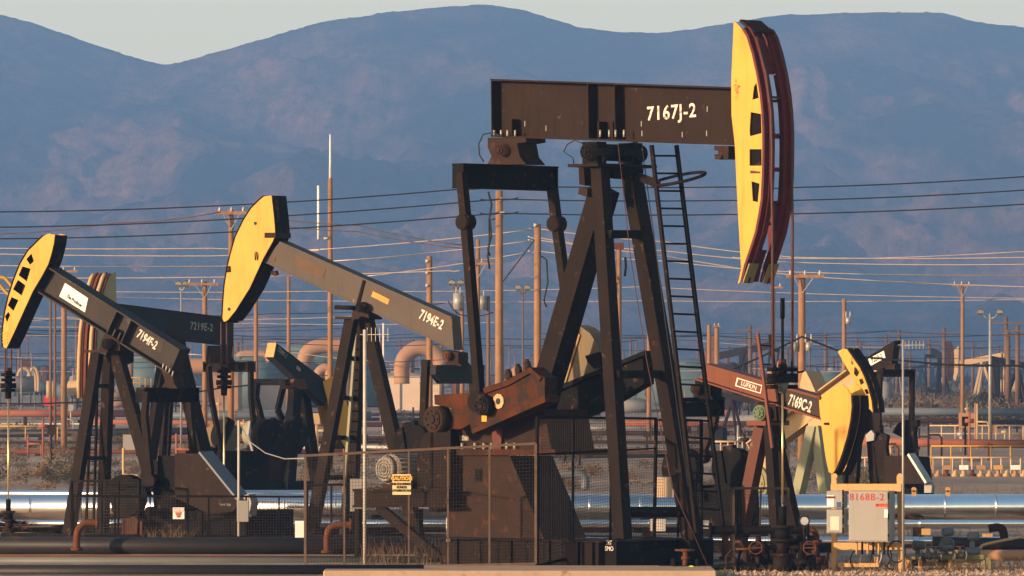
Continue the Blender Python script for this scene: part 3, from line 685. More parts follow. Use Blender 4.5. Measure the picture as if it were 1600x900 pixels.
E = Jack(560, 136.5, 30, 'grey-beamed pump jack with a solid yellow horsehead raised high, behind the wire fence'); E.sgn = -1
eb = E.beam((437,377),(705,495),(709,547),(411,409), .42, m_grey, solid=True, stiff=(.50,), endp=(0,1))
E.text('beam_number', '7194E-2', 674, 500, -.215, 15, m_letter, -24, .62, .03, parent=eb, space=1.05)
def rect(J, name, pts, v, t, m, parent): return MB().prism(J.xz(pts, v), v-t, v).build(name, m, parent)
rect(E, 'paint_patch', [(461,397),(466,399),(492,411),(509,421),(504,435),(486,429),(459,414)], -.204, .004, m_patch, eb)
rect(E, 'paint_patch', [(423,402),(431,402),(429,409),(422,407)], -.204, .004, m_patch, eb)
rect(E, 'orange_label', [(583,455),(609,468),(606,476),(580,463)], -.204, .004, mat('orange_label_paint', (.62,.27,.05), None, 4, .6, bump=0), eb)
rect(E, 'number_background', [(668,481),(706,498),(707,508),(663,490)], -.204, .0035, m_patch, eb)
J_ = E
E.head([(405,313),(412,307),(424,305.5),(428,340),(430,367),(426,377),(411,404),(390,450),(368,485),(356,500),(350,503),(347.5,498),(349,470),(351,445),(355,420),(360,398),(368,370),(380,345),(392,326)],
       [], .62, m_yellow, m_dark, list(range(10, 19))+[0,1], back=[2,3,4,5,6,7,8,9], mback=m_dark, tdepth=.03)
o = MB()
for px, py in ((399,349),(358,483)): a = E.L(px, py, -.312); o.cyl(a, a+Vector((0,-.01,0)), .04, None, 10)
o.build('plate_hole', m_black, E.headobj)
a = E.L(401,400,-.312); MB().tube([a+Vector(p) for p in ((-.03,-.01,-.1),(-.03,-.03,.05),(.0,-.03,.1),(.03,-.03,.05),(.03,-.01,-.1))], .012, 5).build('lifting_hook', m_dark, E.headobj)
MB().bar(E.L(356,416,-.33), E.L(357,425,-.33), .03, .1).build('edge_lug', m_dark, E.headobj)
MB().box(E.L(431,370,0).x-.1, E.L(431,370,0).x+.2, -.33, .33, E.L(431,372,0).z, E.L(431,368,0).z+.06).build('head_hinge', m_rustdark, E.headobj)
rect(E, 'stop_hook', [(428,423),(434,423),(436,429),(432,431),(426,428)], -.1, .1, m_rustdark, eb)
for t, f, w, wb in (((549,500,-.3),(485,842,-1.0),.22,.25), ((562,500,.3),(548,842,1.0),.22,.22), ((572,498,0),(652,842,0),.25,.28)):
    E.leg(t, f, w, m_leg, wb)
for k in range(4):
    py = 560+k*62; f = (py-500)/342
    E.leg((549-64*f, py, -.3-.7*f), (562-14*f, py, .3+.7*f), .07, m_dark, .1, name='cross_brace')
a = E.L(560, 497, 0); MB().box(a.x-.32, a.x+.32, -.5, .5, a.z-.03, a.z+.03).build('top_plate', m_rustdark, E.o)
E.slab('bearing_pedestal', [(549,497),(552,478),(560,474),(572,477),(577,497)], -.24, .24, m_rustdark)
E.bearing(562, 480, -.42, .42, .12, m_dark); E.rod((524,480,-.3),(552,481,-.3), .05, m_leg, 'lubricator_pipe')
E.slab('tail_bearing', [(691,547),(716,551),(716,566),(722,572),(695,572),(700,562)], -.22, .22, m_rustdark); E.bearing(697, 556, -.34, -.2, .1, m_rust, name='tail_pin')
E.equalizer(712, 585, 1.08, .42, .28, m_navy, chamfer=.3)
E.pitman([(666,562,-1.08),(664,600,-1.08),(660,700,-1.08)], .08, m_leg); E.pitman([(738,572,1.0),(740,620,1.0),(742,700,1.0)], .08, m_leg)
# ladder down the near legs
E.ladder(((556,520,.1),(532,842,.1)), ((566,520,.5),(548,842,.5)), 20, .03, mats=(m_creamgreen, m_leg))
base_skid(E, -2.2, 5.0, 1.15, .22)
fan_crank(E, (E.L(690,700,0).x, 1.9), 100, .9, -1.2, -1.0, m_dark, m_dark, .4)
E.slab('gear_reducer', [(670,690),(760,690),(760,800),(670,800)], -.5, .5, m_dark)
we = well_lines(E, 350, 503, 595, 0, 838, .12)
# ============================================================ pump jack 7194F-2 at the left
Fj = Jack(168, 138, 30, 'charcoal pump jack at the far left with triangular holes in its yellow horsehead'); Fj.sgn = -1
fb = Fj.beam((77,418),(281,546),(264,585),(59,457), .46, m_darkgrey, stiff=(.52,.63), short=((.56,.35),(.60,.35)), endp=(0,1))
MB().build if 0 else None
pl = rect(Fj, 'white_plaque', [(102,442),(138,466),(133,488),(93,463)], Fj.web_v-.002, .012, m_white, fb)
Fj.text('plaque_lettering', 'The Producer', 116, 470, Fj.web_v-.020, 5.5, m_black, -30, .75, .03, parent=pl)
rect(Fj, 'number_background', [(212,508),(256,535),(252,552),(208,524)], Fj.web_v-.001, .004, m_darkback, fb)
Fj.text('beam_number', '7194F-2', 230, 531, Fj.web_v-.009, 13.5, m_letter, -31, .62, .03, parent=fb, space=1.05)
FH = [[(41,405),(49,396),(53,408),(47,414)],[(29,430),(35,416),(48,420),(42,440)],[(20,452),(28,437),(40,446),(34,462)],[(12,477),(18,464),(29,469),(21,486)],[(7.5,494),(13,487),(16,492),(11,504)]]
Fj.head([(60,376),(67,369.5),(76,365),(85.5,367),(84,380),(80,397),(75,413),(66,430),(51,455),(36,488),(22,519),(10,544),(5,542),(4,530),(5,510),(8,488),(14,462),(22,437),(32,412),(44,392)],
        FH, .50, m_yellow, m_dark, list(range(12, 20))+[0,1], back=[3,4,5,6,7,8,9,10,11], mback=m_dark, tdepth=.035)
for i in range(4):
    a = Fj.L(5, 520+i*5, -.26); MB().bar(a+Vector((-.02,0,0)), a+Vector((.12,0,0)), .02, .02).build('clip', m_yellow, Fj.headobj)
for t, f, w, wb in (((152,552,-.3),(107,838,-1.0),.21,.24), ((170,556,.3),(160,842,1.0),.21,.22), ((180,548,0),(242,765,0),.24,.28)):
    Fj.leg(t, f, w, m_leg, wb)
for py, q in ((603,0),(716,0)):
    f = (py-552)/290; Fj.leg((152-45*f, py, -.3-.7*f), (170-10*f, py, .3+.7*f), .07, m_dark, .09, name='cross_brace')
a = Fj.L(167, 549, 0); MB().box(a.x-.32, a.x+.32, -.45, .45, a.z-.03, a.z+.03).build('top_plate', m_rustdark, Fj.o)
Fj.slab('bearing_pedestal', [(155,547),(158,532),(165,520),(186,532),(188,548)], -.24, .24, m_rustdark); Fj.bearing(166, 538, -.42, .4, .13, m_dark)
Fj.slab('saddle_housing', [(165,548),(194,548),(194,566),(184,570),(168,566)], .1, .5, m_dark)
Fj.slab('tail_bearing', [(252,578),(270,586),(272,600),(278,607),(252,607),(258,596)], -.2, .2, m_rustdark)
for q in range(4):
    a = Fj.L(254+q*5, 576+q*4, -.2); MB().cyl(a, a+Vector((.03,0,.12)), .02, None, 6).build('beam_bolt', m_galv, fb)
Fj.equalizer(262, 617, 1.15, .34, .26, m_dark)
Fj.pitman([(229,612,-1.15),(226,650,-1.15),(236,752,-1.2)], .075, m_leg); Fj.pitman([(295,616,1.15),(297,650,1.15),(306,752,1.2)], .075, m_leg)
Fj.ladder(((143,600,.2),(134,838,.25)), ((152,600,.55),(146,838,.6)), 13, .022, mats=(m_dark, m_dark))
fan_crank(Fj, (Fj.L(262,770,0).x, 1.2), 200, .75, -1.3, -1.1, m_dark, m_dark, .42)
fan_crank(Fj, (Fj.L(262,770,0).x, 1.2), 200, .75, 1.05, 1.25, m_dark, m_dark, .42)
g = Fj.slab('belt_guard', [(273,709),(310,709),(373,785),(364,800),(330,804),(273,778)], -1.35, -.85, m_beam)
c1 = Fj.L(311,708,-1.35); c2 = Fj.L(373,785,-1.35)
MB().prism([(c1.x,c1.z+.002),(c2.x,c2.z+.002),(c2.x+.03,c2.z+.04),(c1.x+.03,c1.z+.04)], -1.38, -.82).build('guard_lid', m_bluepipe, g)
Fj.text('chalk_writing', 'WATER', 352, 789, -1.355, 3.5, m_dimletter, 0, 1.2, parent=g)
Fj.slab('gear_reducer', [(238,720),(280,716),(290,790),(240,800)], -.6, .6, m_dark)
Fj.slab('engine_block', [(246,712),(275,712),(275,800),(246,800)], -.95, -.61, m_dark)
Fj.slab('subbase', [(215,798),(385,798),(385,840),(215,840)], -1.0, 1.0, m_dark)
Fj.slab('motor_shroud', [(376,775),(388,772),(393,785),(389,806),(376,806)], -1.2, -.9, m_cab)
Fj.bearing(233, 799, -1.4, -1.2, .12, m_dark, name='wrist_pin')
base_skid(Fj, -2.2, 4.6, 1.15, .2)
Fj.slab('tank_saddle', [(190,812),(210,808),(222,815),(221,836),(190,836)], -1.5, -1.25, m_rust)
wf = well_lines(Fj, 13, 546, 600, 0, 824, .12)
wellhead(wf, 'small wellhead with yellow fitting at the left edge', 1, .7)
# ============================================================ pump jack 7219E-2 (turned the other way, black side towards us)
G = Jack(268, 168, -38, 'black pump jack showing its unlit side, red and cream horsehead front at the left'); G.sgn = -1
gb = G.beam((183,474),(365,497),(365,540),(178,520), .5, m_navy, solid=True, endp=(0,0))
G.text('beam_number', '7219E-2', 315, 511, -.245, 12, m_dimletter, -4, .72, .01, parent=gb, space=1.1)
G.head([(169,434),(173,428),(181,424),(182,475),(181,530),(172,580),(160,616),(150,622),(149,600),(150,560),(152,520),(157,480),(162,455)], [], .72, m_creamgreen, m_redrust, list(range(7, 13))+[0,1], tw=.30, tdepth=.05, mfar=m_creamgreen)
o = MB()
for sg in (-1, 1):
    pts = []
    for i in (1, 0, 12, 11, 10, 9, 8, 7):
        P0 = G.L(*[(169,434),(173,428),(181,424),(182,475),(181,530),(172,580),(160,616),(150,622),(149,600),(150,560),(152,520),(157,480),(162,455)][i], -.45); pts.append(Vector((P0.x-.07, sg*.28, P0.z)))
    MB().tube(pts, .06, 6).build('pale_track_strip', m_cream, G.headobj)
for t, f, w in (((262,525,-.3),(222,800,-1.0),.28), ((268,525,.3),(252,798,1.0),.24), ((273,525,0),(330,760,0),.36)): G.leg(t, f, w, m_leg)
G.ladder(((262,600,.0),(246,795,.2)), ((268,600,.4),(258,795,.6)), 14, .025, mats=(m_leg, m_leg))
G.slab('bearing_pedestal', [(258,527),(262,516),(275,518),(280,528)], -.3, .3, m_rustdark)
G.slab('tail_bearing', [(340,540),(364,540),(362,556),(368,566),(338,566)], -.25, .25, m_rustdark)
G.equalizer(358, 573, 1.1, .30, .3, m_leg)
G.pitman([(326,572,-1.1),(330,620,-1.1),(347,712,-1.1)], .07, m_leg); G.pitman([(392,572,1.1),(392,620,1.1),(402,712,1.1)], .07, m_leg)
fan_crank(G, (G.L(372,720,0).x, 1.7), 60, 1.0, -1.25, -1.05, m_dark, m_dark, .45); fan_crank(G, (G.L(372,720,0).x, 1.7), 60, 1.0, 1.0, 1.2, m_dark, m_rawweight, .45)
G.slab('gear_reducer', [(335,705),(420,705),(420,770),(335,770)], -.7, .7, m_dark)
G.slab('subbase', [(200,768),(475,768),(475,806),(200,806)], -1.1, 1.1, m_dark)
# ============================================================ small black jack behind, tail end lit
Hj = Jack(466, 182, -40, 'small black pump jack behind the grey one, square tail end lit tan'); Hj.sgn = 1
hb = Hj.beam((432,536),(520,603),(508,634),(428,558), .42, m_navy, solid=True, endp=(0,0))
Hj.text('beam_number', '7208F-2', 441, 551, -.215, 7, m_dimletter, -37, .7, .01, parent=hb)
a = Hj.L(432,536,-.2); b = Hj.L(428,558,-.2)
MB().prism([(a.x,a.z),(a.x-.02,a.z+.01),(b.x-.03,b.z),(b.x,b.z)], -.21, .21).build('lit_tail_plate', m_tan, hb)  # tan puts the sunlight on the tail end into the plate colour
rect(Hj, 'white_patch', [(464,571),(470,576),(469,581),(463,576)], -.20, .006, m_cab, hb)
Hj.head([(505,596),(520,588),(534,600),(545,640),(548,690),(540,700),(520,660)], [], .6, m_yellow, m_dark, [2,3,4,5], tdepth=.04)
Hj.slab('bearing_pedestal', [(460,592),(476,592),(480,608),(456,608)], -.25, .25, m_rust)
for t, f, w in (((461,608,-.25),(450,775,-.9),.30), ((473,608,.25),(497,770,.9),.28), ((466,608,0),(425,765,0),.26)): Hj.leg(t, f, w, m_dark)
Hj.equalizer(423, 597, .85, .2, .2, m_dark); Hj.pitman([(402,598,-.85),(400,620,-.85),(420,700,-.85)], .08, m_dark); Hj.pitman([(444,598,.85),(434,640,.85),(462,700,.85)], .08, m_dark)
fan_crank(Hj, (Hj.L(425,712,0).x, 1.6), 75, 1.0, -1.0, -.85, m_dark, m_dark, .4); fan_crank(Hj, (Hj.L(425,712,0).x, 1.6), 75, 1.0, .85, 1.0, m_dark, m_creamgreen, .4)
Hj.slab('weight_segment', [(391,658),(404,660),(406,680),(402,706),(396,706),(388,680)], -1.1, -1.0, m_cab)
Hj.slab('gear_reducer', [(395,704),(450,704),(456,770),(392,770)], -.6, .6, m_rustdark); Hj.slab('subbase', [(380,752),(500,752),(500,782),(380,782)], -.8, .8, m_dark)
# ============================================================ red-brown jack 7169C-2
Lf = Jack(1196, 129.5, 40, 'red-brown pump jack, white maker plate on its beam, solid yellow horsehead low at right'); Lf.sgn = 1
lb = Lf.beam((1100,568),(1281,620),(1281,656),(1084,593), .36, m_lufkin, solid=False, endp=(0,0), short=())
rect(Lf, 'black_number_panel', [(1223,607),(1279,623),(1279,652),(1222,635)], Lf.web_v-.002, .008, m_darkback, lb)
Lf.text('beam_number', '7169C-2', 1250, 631, Lf.web_v-.014, 17, m_letter, -16, .56, .03, parent=lb, space=.98)
lp = rect(Lf, 'maker_plate', [(1152,590),(1191,602),(1189,615),(1149,603)], Lf.web_v-.002, .010, m_white, lb)
rect(Lf, 'maker_plate_field', [(1153.5,592),(1189.5,603),(1187.5,613.5),(1150.5,602)], Lf.web_v-.013, .002, m_lufkin, lp)
Lf.text('maker_name', 'LUFKIN', 1170, 602.8, Lf.web_v-.018, 7.6, m_letter, -16, .84, .02, parent=lp, space=1.08)
Lf.head([(1279,620),(1297,609),(1316,600),(1325,609),(1330,618),(1331,635),(1329,656),(1324,681),(1316,708),(1308,730),(1302,741),(1295,738),(1290,715),(1283,662)], [], .54, m_yellow, m_leg, [4,5,6,7,8,9,10], tw=.22, tdepth=.05)
a = Lf.L(1288,662,-.28); MB().bar(a, a+Vector((.12,-.02,0)), .03, .05).build('latch', m_rustdark, Lf.headobj)
a = Lf.L(1280,621,-.28); MB().cyl(a, a+Vector((0,-.03,0)), .05, None, 10).build('hinge_pin', m_rust, Lf.headobj)
for t, f, w in (((1191,667,0),(1150,872,0),.26), ((1203,666,-.2),(1216,878,-.75),.2), ((1208,664,.2),(1253,874,.75),.22)): Lf.leg(t, f, w, m_redrust if w == .26 else m_leg)
for py in (700, 770, 830):
    f = (py-665)/212; Lf.leg((1203+13*f, py, -.2-.55*f), (1208+45*f, py, .2+.55*f), .06, m_leg, .09, name='cross_brace')
a = Lf.L(1200, 661, 0); MB().box(a.x-.26, a.x+.26, -.42, .42, a.z-.05, a.z+.05).build('top_plate', m_lufkin, Lf.o)
Lf.bearing(1186, 645, -.42, -.2, .17, m_green); Lf.bearing(1210, 645, .15, .42, .16, m_navy, name='far_bearing')
Lf.slab('saddle', [(1184,628),(1212,632),(1214,660),(1182,656)], -.19, .14, m_leg)
Lf.slab('tail_bearing', [(1086,594),(1110,602),(1110,618),(1116,624),(1086,624)], -.2, .2, m_dark); Lf.bearing(1085, 608, -.36, -.2, .11, m_rustdark, name='tail_pin')
Lf.equalizer(1093, 636, .75, .42, .24, m_dark)
Lf.pitman([(1064,625,-.75),(1066,660,-.75),(1078,760,-.75)], .07, m_dark); Lf.pitman([(1121,618,.75),(1116,660,.75),(1096,712,.75)], .08, m_rustdark)
o = MB(); o.tube([Lf.L(*p, .5) for p in ((1120,628),(1126,640),(1124,646),(1114,640))], .015, 5); o.build('grease_hose', m_black, Lf.o)
Lf.ladder(((1184,521,-.5),(1207,700,-.5)), ((1203,523,-.1),(1226,700,-.1)), 6, .03, mats=(m_lufkin, m_leg))
fan_crank(Lf, (Lf.L(1110,790,0).x, 1.4), 100, .9, -.95, -.8, m_dark, m_dark, .42); fan_crank(Lf, (Lf.L(1110,790,0).x, 1.4), 100, .9, .8, .95, m_dark, m_dark, .42)
Lf.slab('gear_reducer', [(1080,760),(1140,755),(1145,840),(1075,840)], -.5, .5, m_dark)
base_skid(Lf, -2.6, 1.3, .85, .22)
# ============================================================ cream jack with holed head
Cj = Jack(1272, 150, 40, 'cream pump jack with holed yellow horsehead raised, behind the red-brown one'); Cj.sgn = 1
Cj.beam((1165,692),(1322,577),(1334,607),(1180,722), .4, m_cream, endp=(1,0), stiff=(.62,), solid=False)
CH = [[(1331,557.5),(1336,565),(1332,571),(1330,567)],[(1335,573),(1345,578.5),(1339,589),(1334,584)],[(1342,593),(1350,590.5),(1353,596),(1345,602)],[(1350,609),(1356,607),(1359,614),(1354,617)]]
Cj.head([(1309,549),(1317,545),(1324,546),(1335,562),(1344,575),(1351,590),(1357,607),(1362,626),(1364,645),(1356,636),(1344,616),(1330,586),(1318,566)], CH, .42, m_yellow, m_leg, [2,3,4,5,6,7,8], tw=.17, tdepth=.05)
for t, f, w in (((1271,668,-.25),(1238,812,-.95),.26), ((1277,668,-.2),(1296,812,-.6),.26), ((1286,668,.25),(1318,808,.95),.26)): Cj.leg(t, f, w, m_creamgreen if w == .26 else m_cream)
Cj.leg((1272,700,-.35),(1282,700,.0), .08, m_cream, name='cross_brace')
Cj.slab('bearing_pedestal', [(1264,650),(1284,650),(1288,668),(1262,668)], -.2, .2, m_cream)
Cj.slab('gear_guard', [(1136,775),(1160,742),(1176,716),(1196,716),(1198,775)], -.9, -.75, m_cream)
Cj.leg((1195,692,-.7),(1187,780,-.7), .25, m_cream, .3, name='pitman_arm'); Cj.leg((1225,702,.6),(1220,780,.6), .2, m_cream, .25, name='pitman_arm')
Cj.bearing(1175, 755, -1.0, -.9, .5, m_olive, name='sheave')
Cj.slab('subbase', [(1130,778),(1330,778),(1330,812),(1130,812)], -.9, .9, m_cream)
Cj.slab('white_cone_hood', [(1250,600),(1254,582),(1259,580),(1267,596),(1274,612),(1250,612)], -.3, .3, m_cream)
Cj.ladder(((1258,583,.3),(1278,640,.3)), ((1274,585,.6),(1290,640,.6)), 4, .03, mats=(m_cream, m_cream))
# ============================================================ 7221F-2, head hidden, tail up at right
K = Jack(1352, 172, 30, 'dark pump jack, white number plate on its raised tail, right of the yellow heads'); K.sgn = -1
kb = K.beam((1318,580),(1397.5,532),(1393,569),(1322,604), .42, m_leg, solid=True, endp=(0,1))
kp = rect(K, 'number_plate', [(1357,561),(1381,548),(1383.5,559),(1360,572)], -.2, .01, m_white, kb)
K.text('beam_number', '7221F-2', 1370, 560, -.215, 7, m_black, 27, .62, .03, parent=kp)
a = K.L(1356,570,-.24); MB().tube([K.L(*p,-.24) for p in ((1354,600),(1366,580),(1384,579),(1375,596))], .03, 6).build('pale_handrail', m_cream, kb)
K.head([(1322,578),(1328,600),(1330,650),(1326,700),(1318,760),(1312,730),(1311,650),(1315,600)], [], .6, m_leg, m_dark, [4,5,6,7,0], tdepth=.04)
for t, f, w in (((1345,600,-.25),(1330,815,-.9),.24), ((1356,600,.25),(1372,812,.9),.24), ((1358,600,0),(1392,800,0),.28)): K.leg(t, f, w, m_leg)
K.slab('bearing_pedestal', [(1344,588),(1362,582),(1364,602),(1342,602)], -.2, .2, m_rustdark)
K.slab('tail_bearing', [(1382,572),(1398,568),(1398,578),(1384,578)], -.2, .2, m_rustdark)
K.equalizer(1400, 583, 1.05, .22, .22, m_dark)
K.pitman([(1375,585,-1.0),(1374,620,-1.0),(1372,690,-1.0)], .07, m_leg); K.pitman([(1425,585,1.0),(1425,630,1.0),(1424,672,1.0)], .07, m_dark)
K.slab('counterweight', [(1394,676),(1402,662),(1416,656),(1432,656),(1433,664),(1427,670),(1430,714),(1412,714),(1410,684)], .9, 1.15, m_dark)
K.slab('crank_arm', [(1366,690),(1376,676),(1386,680),(1384,700),(1392,745),(1382,748),(1374,716)], -1.2, -1.0, m_leg)
K.slab('weight_bracket', [(1352,680),(1361,672),(1366,678),(1365,688),(1354,690)], -1.3, -1.2, m_cab)
kg = K.slab('belt_guard', [(1382,712),(1418,712),(1446,756),(1382,756)], -1.3, -.95, m_beam)
c1 = K.L(1418,711,-1.3); c2 = K.L(1446,756,-1.3); MB().prism([(c1.x,c1.z+.002),(c2.x,c2.z+.002),(c2.x+.05,c2.z+.05),(c1.x+.05,c1.z+.05)], -1.33, -.92).build('guard_lid', m_galv, kg)
K.slab('motor_dome', [(1444,756),(1452,752),(1456,760),(1455,770),(1444,770)], -1.1, -.9, m_cab)
K.slab('gear_reducer', [(1395,714),(1428,714),(1436,780),(1395,780)], -.5, .5, m_dark); base_skid(K, -1.6, 4.4, 1.1, .3)
# ============================================================ wire fences
def panel(corners, Y0, Y1, label, mids=(), rows=(), m=m_fence, cell=.062, name='fence_panel', group='wire mesh safety fences', wire=.0055, fr=.05):
    """corners: picture TL, TR, BR, BL; Y0 distance of the left side, Y1 of the right side"""
    TL, TR, BR, BL = corners; a, b, c, d = W(*TL, Y0), W(*TR, Y1), W(*BR, Y1), W(*BL, Y0)
    for p in (c, d): p.z = max(p.z, .03)
    org = Vector((d.x, d.y, 0)); e = empty(name, org, 0, label, 'fence', group)
    a, b, c, d = a-org, b-org, c-org, d-org
    n = Vector((b.x-a.x, b.y-a.y, 0)).cross(Vector((0,0,1))).normalized()
    o = MB()
    for p, q in ((a,b),(b,c),(c,d),(d,a)): o.bar(p, q, fr, fr, n)
    o.build('frame', m, e)
    for k in mids: MB().bar(a+(b-a)*k, d+(c-d)*k, fr*.7, fr*.7, n).build('upright', m, e)
    for k in rows: MB().bar(a+(d-a)*k, b+(c-b)*k, fr*.7, fr*.7, n).build('rail', m, e)
    o = MB(); nv = max(2, int((b-a).length/cell)); nh = max(2, int((a-d).length/cell))
    for i in range(1, nv): k = i/nv; o.bar(a+(b-a)*k, d+(c-d)*k, wire, wire, n)
    for i in range(1, nh): k = i/nh; o.bar(a+(d-a)*k+n*wire, b+(c-b)*k+n*wire, wire, wire, n)
    o.build('wire_mesh', m_mesh, e)
    return e
panel(((477,712),(837,693),(837,881),(477,890)), 118.2, 117.8, 'long brown wire mesh fence panel in front of the motor and gearbox', (.17,.45,.62,.80))
fp = panel(((839,652),(1025,654),(1022,840),(839,884)), 118.0, 121.3, 'tall dark mesh guard between the crank and the front legs', (.3,.62), (.25,), m_dark)
panel(((1025,656),(1096,657),(1096,842),(1022,842)), 121.4, 122.6, 'narrow dark mesh panel right of the tall legs', (.5,), (.3,), m_dark)
panel(((1097,765),(1143,763),(1143,884),(1097,886)), 122.8, 123.2, 'short rusty mesh panel left of the red jack leg', (), (), m_fence)
panel(((1146,763),(1232,763),(1226,880),(1146,882)), 123.2, 123.4, 'rusty mesh panel in front of the red jack legs', (.5,), (), m_fence)
panel(((480,758),(556,757),(556,858),(480,860)), 133, 133, 'small mesh panel behind the long fence at its left end', (.5,), (.5,), m_dark)
panel(((112,752),(218,750),(216,836),(112,838)), 136.5, 134.6, 'mesh panel crossing the legs of the leftmost jack', (.45,.7), (), m_dark)
panel(((114,775),(480,776),(480,838),(114,838)), 133.6, 133.2, 'low wire fence in front of the leftmost jack and its belt guard', (.18,.33,.49,.58,.74,.88), (), m_dark)
def sign(px0, py0, px1, py1, Y, label, head, lines, mh, mt, grp='warning signs on the fences', word=3.2):
    a, b = W(px0, py0, Y), W(px1, py1, Y); w = b.x-a.x; h = a.z-b.z; org = Vector(((a.x+b.x)/2, Y, b.z))
    e = empty('warning_sign', org, 0, label, 'sign', grp)
    MB().box(-w/2, w/2, 0, .008, 0, h).build('plate', m_white if 'red' in label else mat('pale_yellow_sign_face', (.72,.58,.30), None, 4, .6, bump=0), e)
    MB().box(-w*.43, w*.43, -.004, -.001, h*.66, h*.93).build('header_band', mh, e)
    T = Matrix(((1,0,0,0),(0,0,-1,0),(0,1,0,0),(0,0,0,1)))
    MB().add(text_mesh(head, h*.24, .95, .005), Matrix.Translation((0,-.007,h*.79)) @ T).build('header_word', m_white if 'red' in label else m_sun, e)
    for i, t in enumerate(lines):
        MB().add(text_mesh(t, h*.155, .92, .003), Matrix.Translation((0,-.005,h*(.52-.16*i))) @ T).build('text_line', mt, e)
    return e
m_sun = mat('amber_print', (.8,.45,.08), None, 5, .6, bump=0)
sign(613, 741, 642, 773, 117.75, 'yellow caution sign hung on the long fence panel by the motor', 'CAUTION', ('THIS EQUIPMENT', 'STARTS', 'AUTOMATICALLY'), m_black, m_black)
sign(270, 793, 288, 811, 133.2, 'small red and white danger sign on the low fence at left', 'DANGER', ('DO NOT', 'ENTER', 'AREA'), m_redletter, m_redletter)
def plate(px0, py0, px1, py1, Y, label, m, name='notice_board', cat='board', txt=None, grp=None):
    a, b = W(px0, py0, Y), W(px1, py1, Y); w = b.x-a.x; h = a.z-b.z
    e = MB().box(-w/2, w/2, 0, .05, 0, h).build(name, m, None, label, cat, grp); e.location = ((a.x+b.x)/2, Y, b.z)
    if txt:
        T = Matrix(((1,0,0,0),(0,0,-1,0),(0,1,0,0),(0,0,0,1)))
        MB().add(text_mesh(txt, h*.42, .8, .01), Matrix.Translation((0,-.006,h/2)) @ T).build('lettering', m_black, e)
    return e
plate(1024, 745, 1052, 777, 121.6, 'blank tan board hanging on the mesh between the tall legs', m_bldg)
plate(1016, 811, 1040, 830, 121.6, 'white board low on the mesh between the tall legs', m_white)
plate(1092, 813, 1108, 826, 122.6, 'small white two-row board at the foot of the ladder', m_white)
plate(547, 748, 566, 799, 124, 'narrow white enclosure on a post behind the fence left of the motor', m_cab, 'utility_box', 'box')
plate(697, 809, 704, 851, 123.5, 'thin white box under the motor platform', m_white, 'utility_box', 'box')
plate(461, 814, 476, 842, 130, 'pale white drum half hidden at the left end of the long fence', m_white, 'drum', 'drum')
plate(1138, 745, 1147, 754, 150, 'tiny white board in front of the cream jack', m_white)
m_cab2 = mat('dull_white_mast_paint', (.46,.43,.38), (.36,.34,.30), 3, .6, bump=0)
# ============================================================ antenna masts
def yagi(px, ytop, ybot, Y, side, label, r=.03, box=None, n=5, el=.32, ln=.55, m=m_galv):
    z0 = max(0, W(px, ybot, Y).z); z1 = W(px, ytop, Y).z; X = W(px, 0, Y).x
    e = empty('antenna_mast', (X, Y, z0), 0, label, 'antenna mast', 'antenna masts by the wells')
    MB().cyl((0,0,0), (0,0,z1-z0), r, None, 10).build('mast', m, e)
    if n:
        o = MB().bar((-.1*side,0,z1-z0-.1), (side*ln,0,z1-z0-.1), .015)
        for i in range(n): x = side*(ln*(i+.6)/n); o.bar((x,0,z1-z0-.1-el/2), (x,0,z1-z0-.1+el/2), .012)
        o.build('yagi_antenna', m, e)
    if box:
        bx, b0, b1, w = box; zt = W(0,b0,Y).z-z0; zb = W(0,b1,Y).z-z0; ww = w*Y/F
        k = MB().box(-.03, ww, -.22, -.02, zb, zt).build('control_box', m_cab, e, bevel=.01)
        MB().box(ww+.001, ww+.05, -.15, -.05, zb+.1, zb+.16).build('latch', m_galv, k)
    return e
yagi(570, 515, 882, 121.5, 1, 'white yagi antenna mast behind the long fence panel', .036, None, 6, .28, .5, m_cab2)
yagi(373, 657, 838, 131.5, -1, 'white mast with grey control box in front of the belt guards', .028, (373,782,815,16), 0, m=m_cab2)
yagi(1411, 531, 895, 116.3, 1, 'grey yagi antenna mast beside the grey cabinets', .022, None, 6, .16, .42)
MB().tube([W(375,662,131.5)+Vector((0,0,0)), W(390,690,129), W(415,708,125), W(445,717,121), W(478,716,118.4)], .012, 5).build('drooping_cable', m_galv, None, 'pale cable drooping from the white mast to the fence corner', 'cable')
# ============================================================ pipelines
def pipe(x0, y0, x1, y1, Y, r, m, label, kind_m=None, flanges=(), supports=0, grp=None, Y1=None, seams=0, name='pipeline', ext=0):
    Y1 = Y1 or Y; a, b = W(x0, y0, Y), W(x1, y1, Y1); d = (b-a).normalized()
    a -= d*ext; b += d*ext
    e = empty(name, Vector((a.x, a.y, 0)), 0, label, 'pipeline', grp); org = Vector((a.x, a.y, 0)); a -= org; b -= org
    MB().cyl(a, b, r, None, 32).build('pipe', m, e)
    L_ = (b-a).length
    for k in range(seams):
        p = a+d*L_*(k+.5)/seams; MB().cyl(p, p+d*.05, r+.006, None, 32).build('band', m, e)
    for k in range(supports):
        p = a+d*L_*(k+.5)/supports; o = MB()
        o.box(p.x-.12, p.x+.12, p.y-r*.9, p.y+r*.9, 0, max(.04, p.z-r*.8)).build('support', m_rustdark, e)
    return e
pipe(-20, 793, 1620, 792, 141, .30, m_silver, 'wide shiny silver pipeline running behind the pump jacks, biggest of the bundle', seams=24, supports=9, ext=2)
pipe(-20, 771.5, 700, 771.5, 146, .09, m_silver, 'thin blue-silver pipe just above the wide silver pipeline at left', ext=2)
pipe(-20, 818, 1620, 818, 139.5, .085, m_silver, 'thin shiny pipe just below the wide silver pipeline', seams=9, ext=2)
pipe(-20, 827, 1020, 828, 142.5, .07, m_rustdark, 'rusty pipe under the silver pipes at left', ext=2)
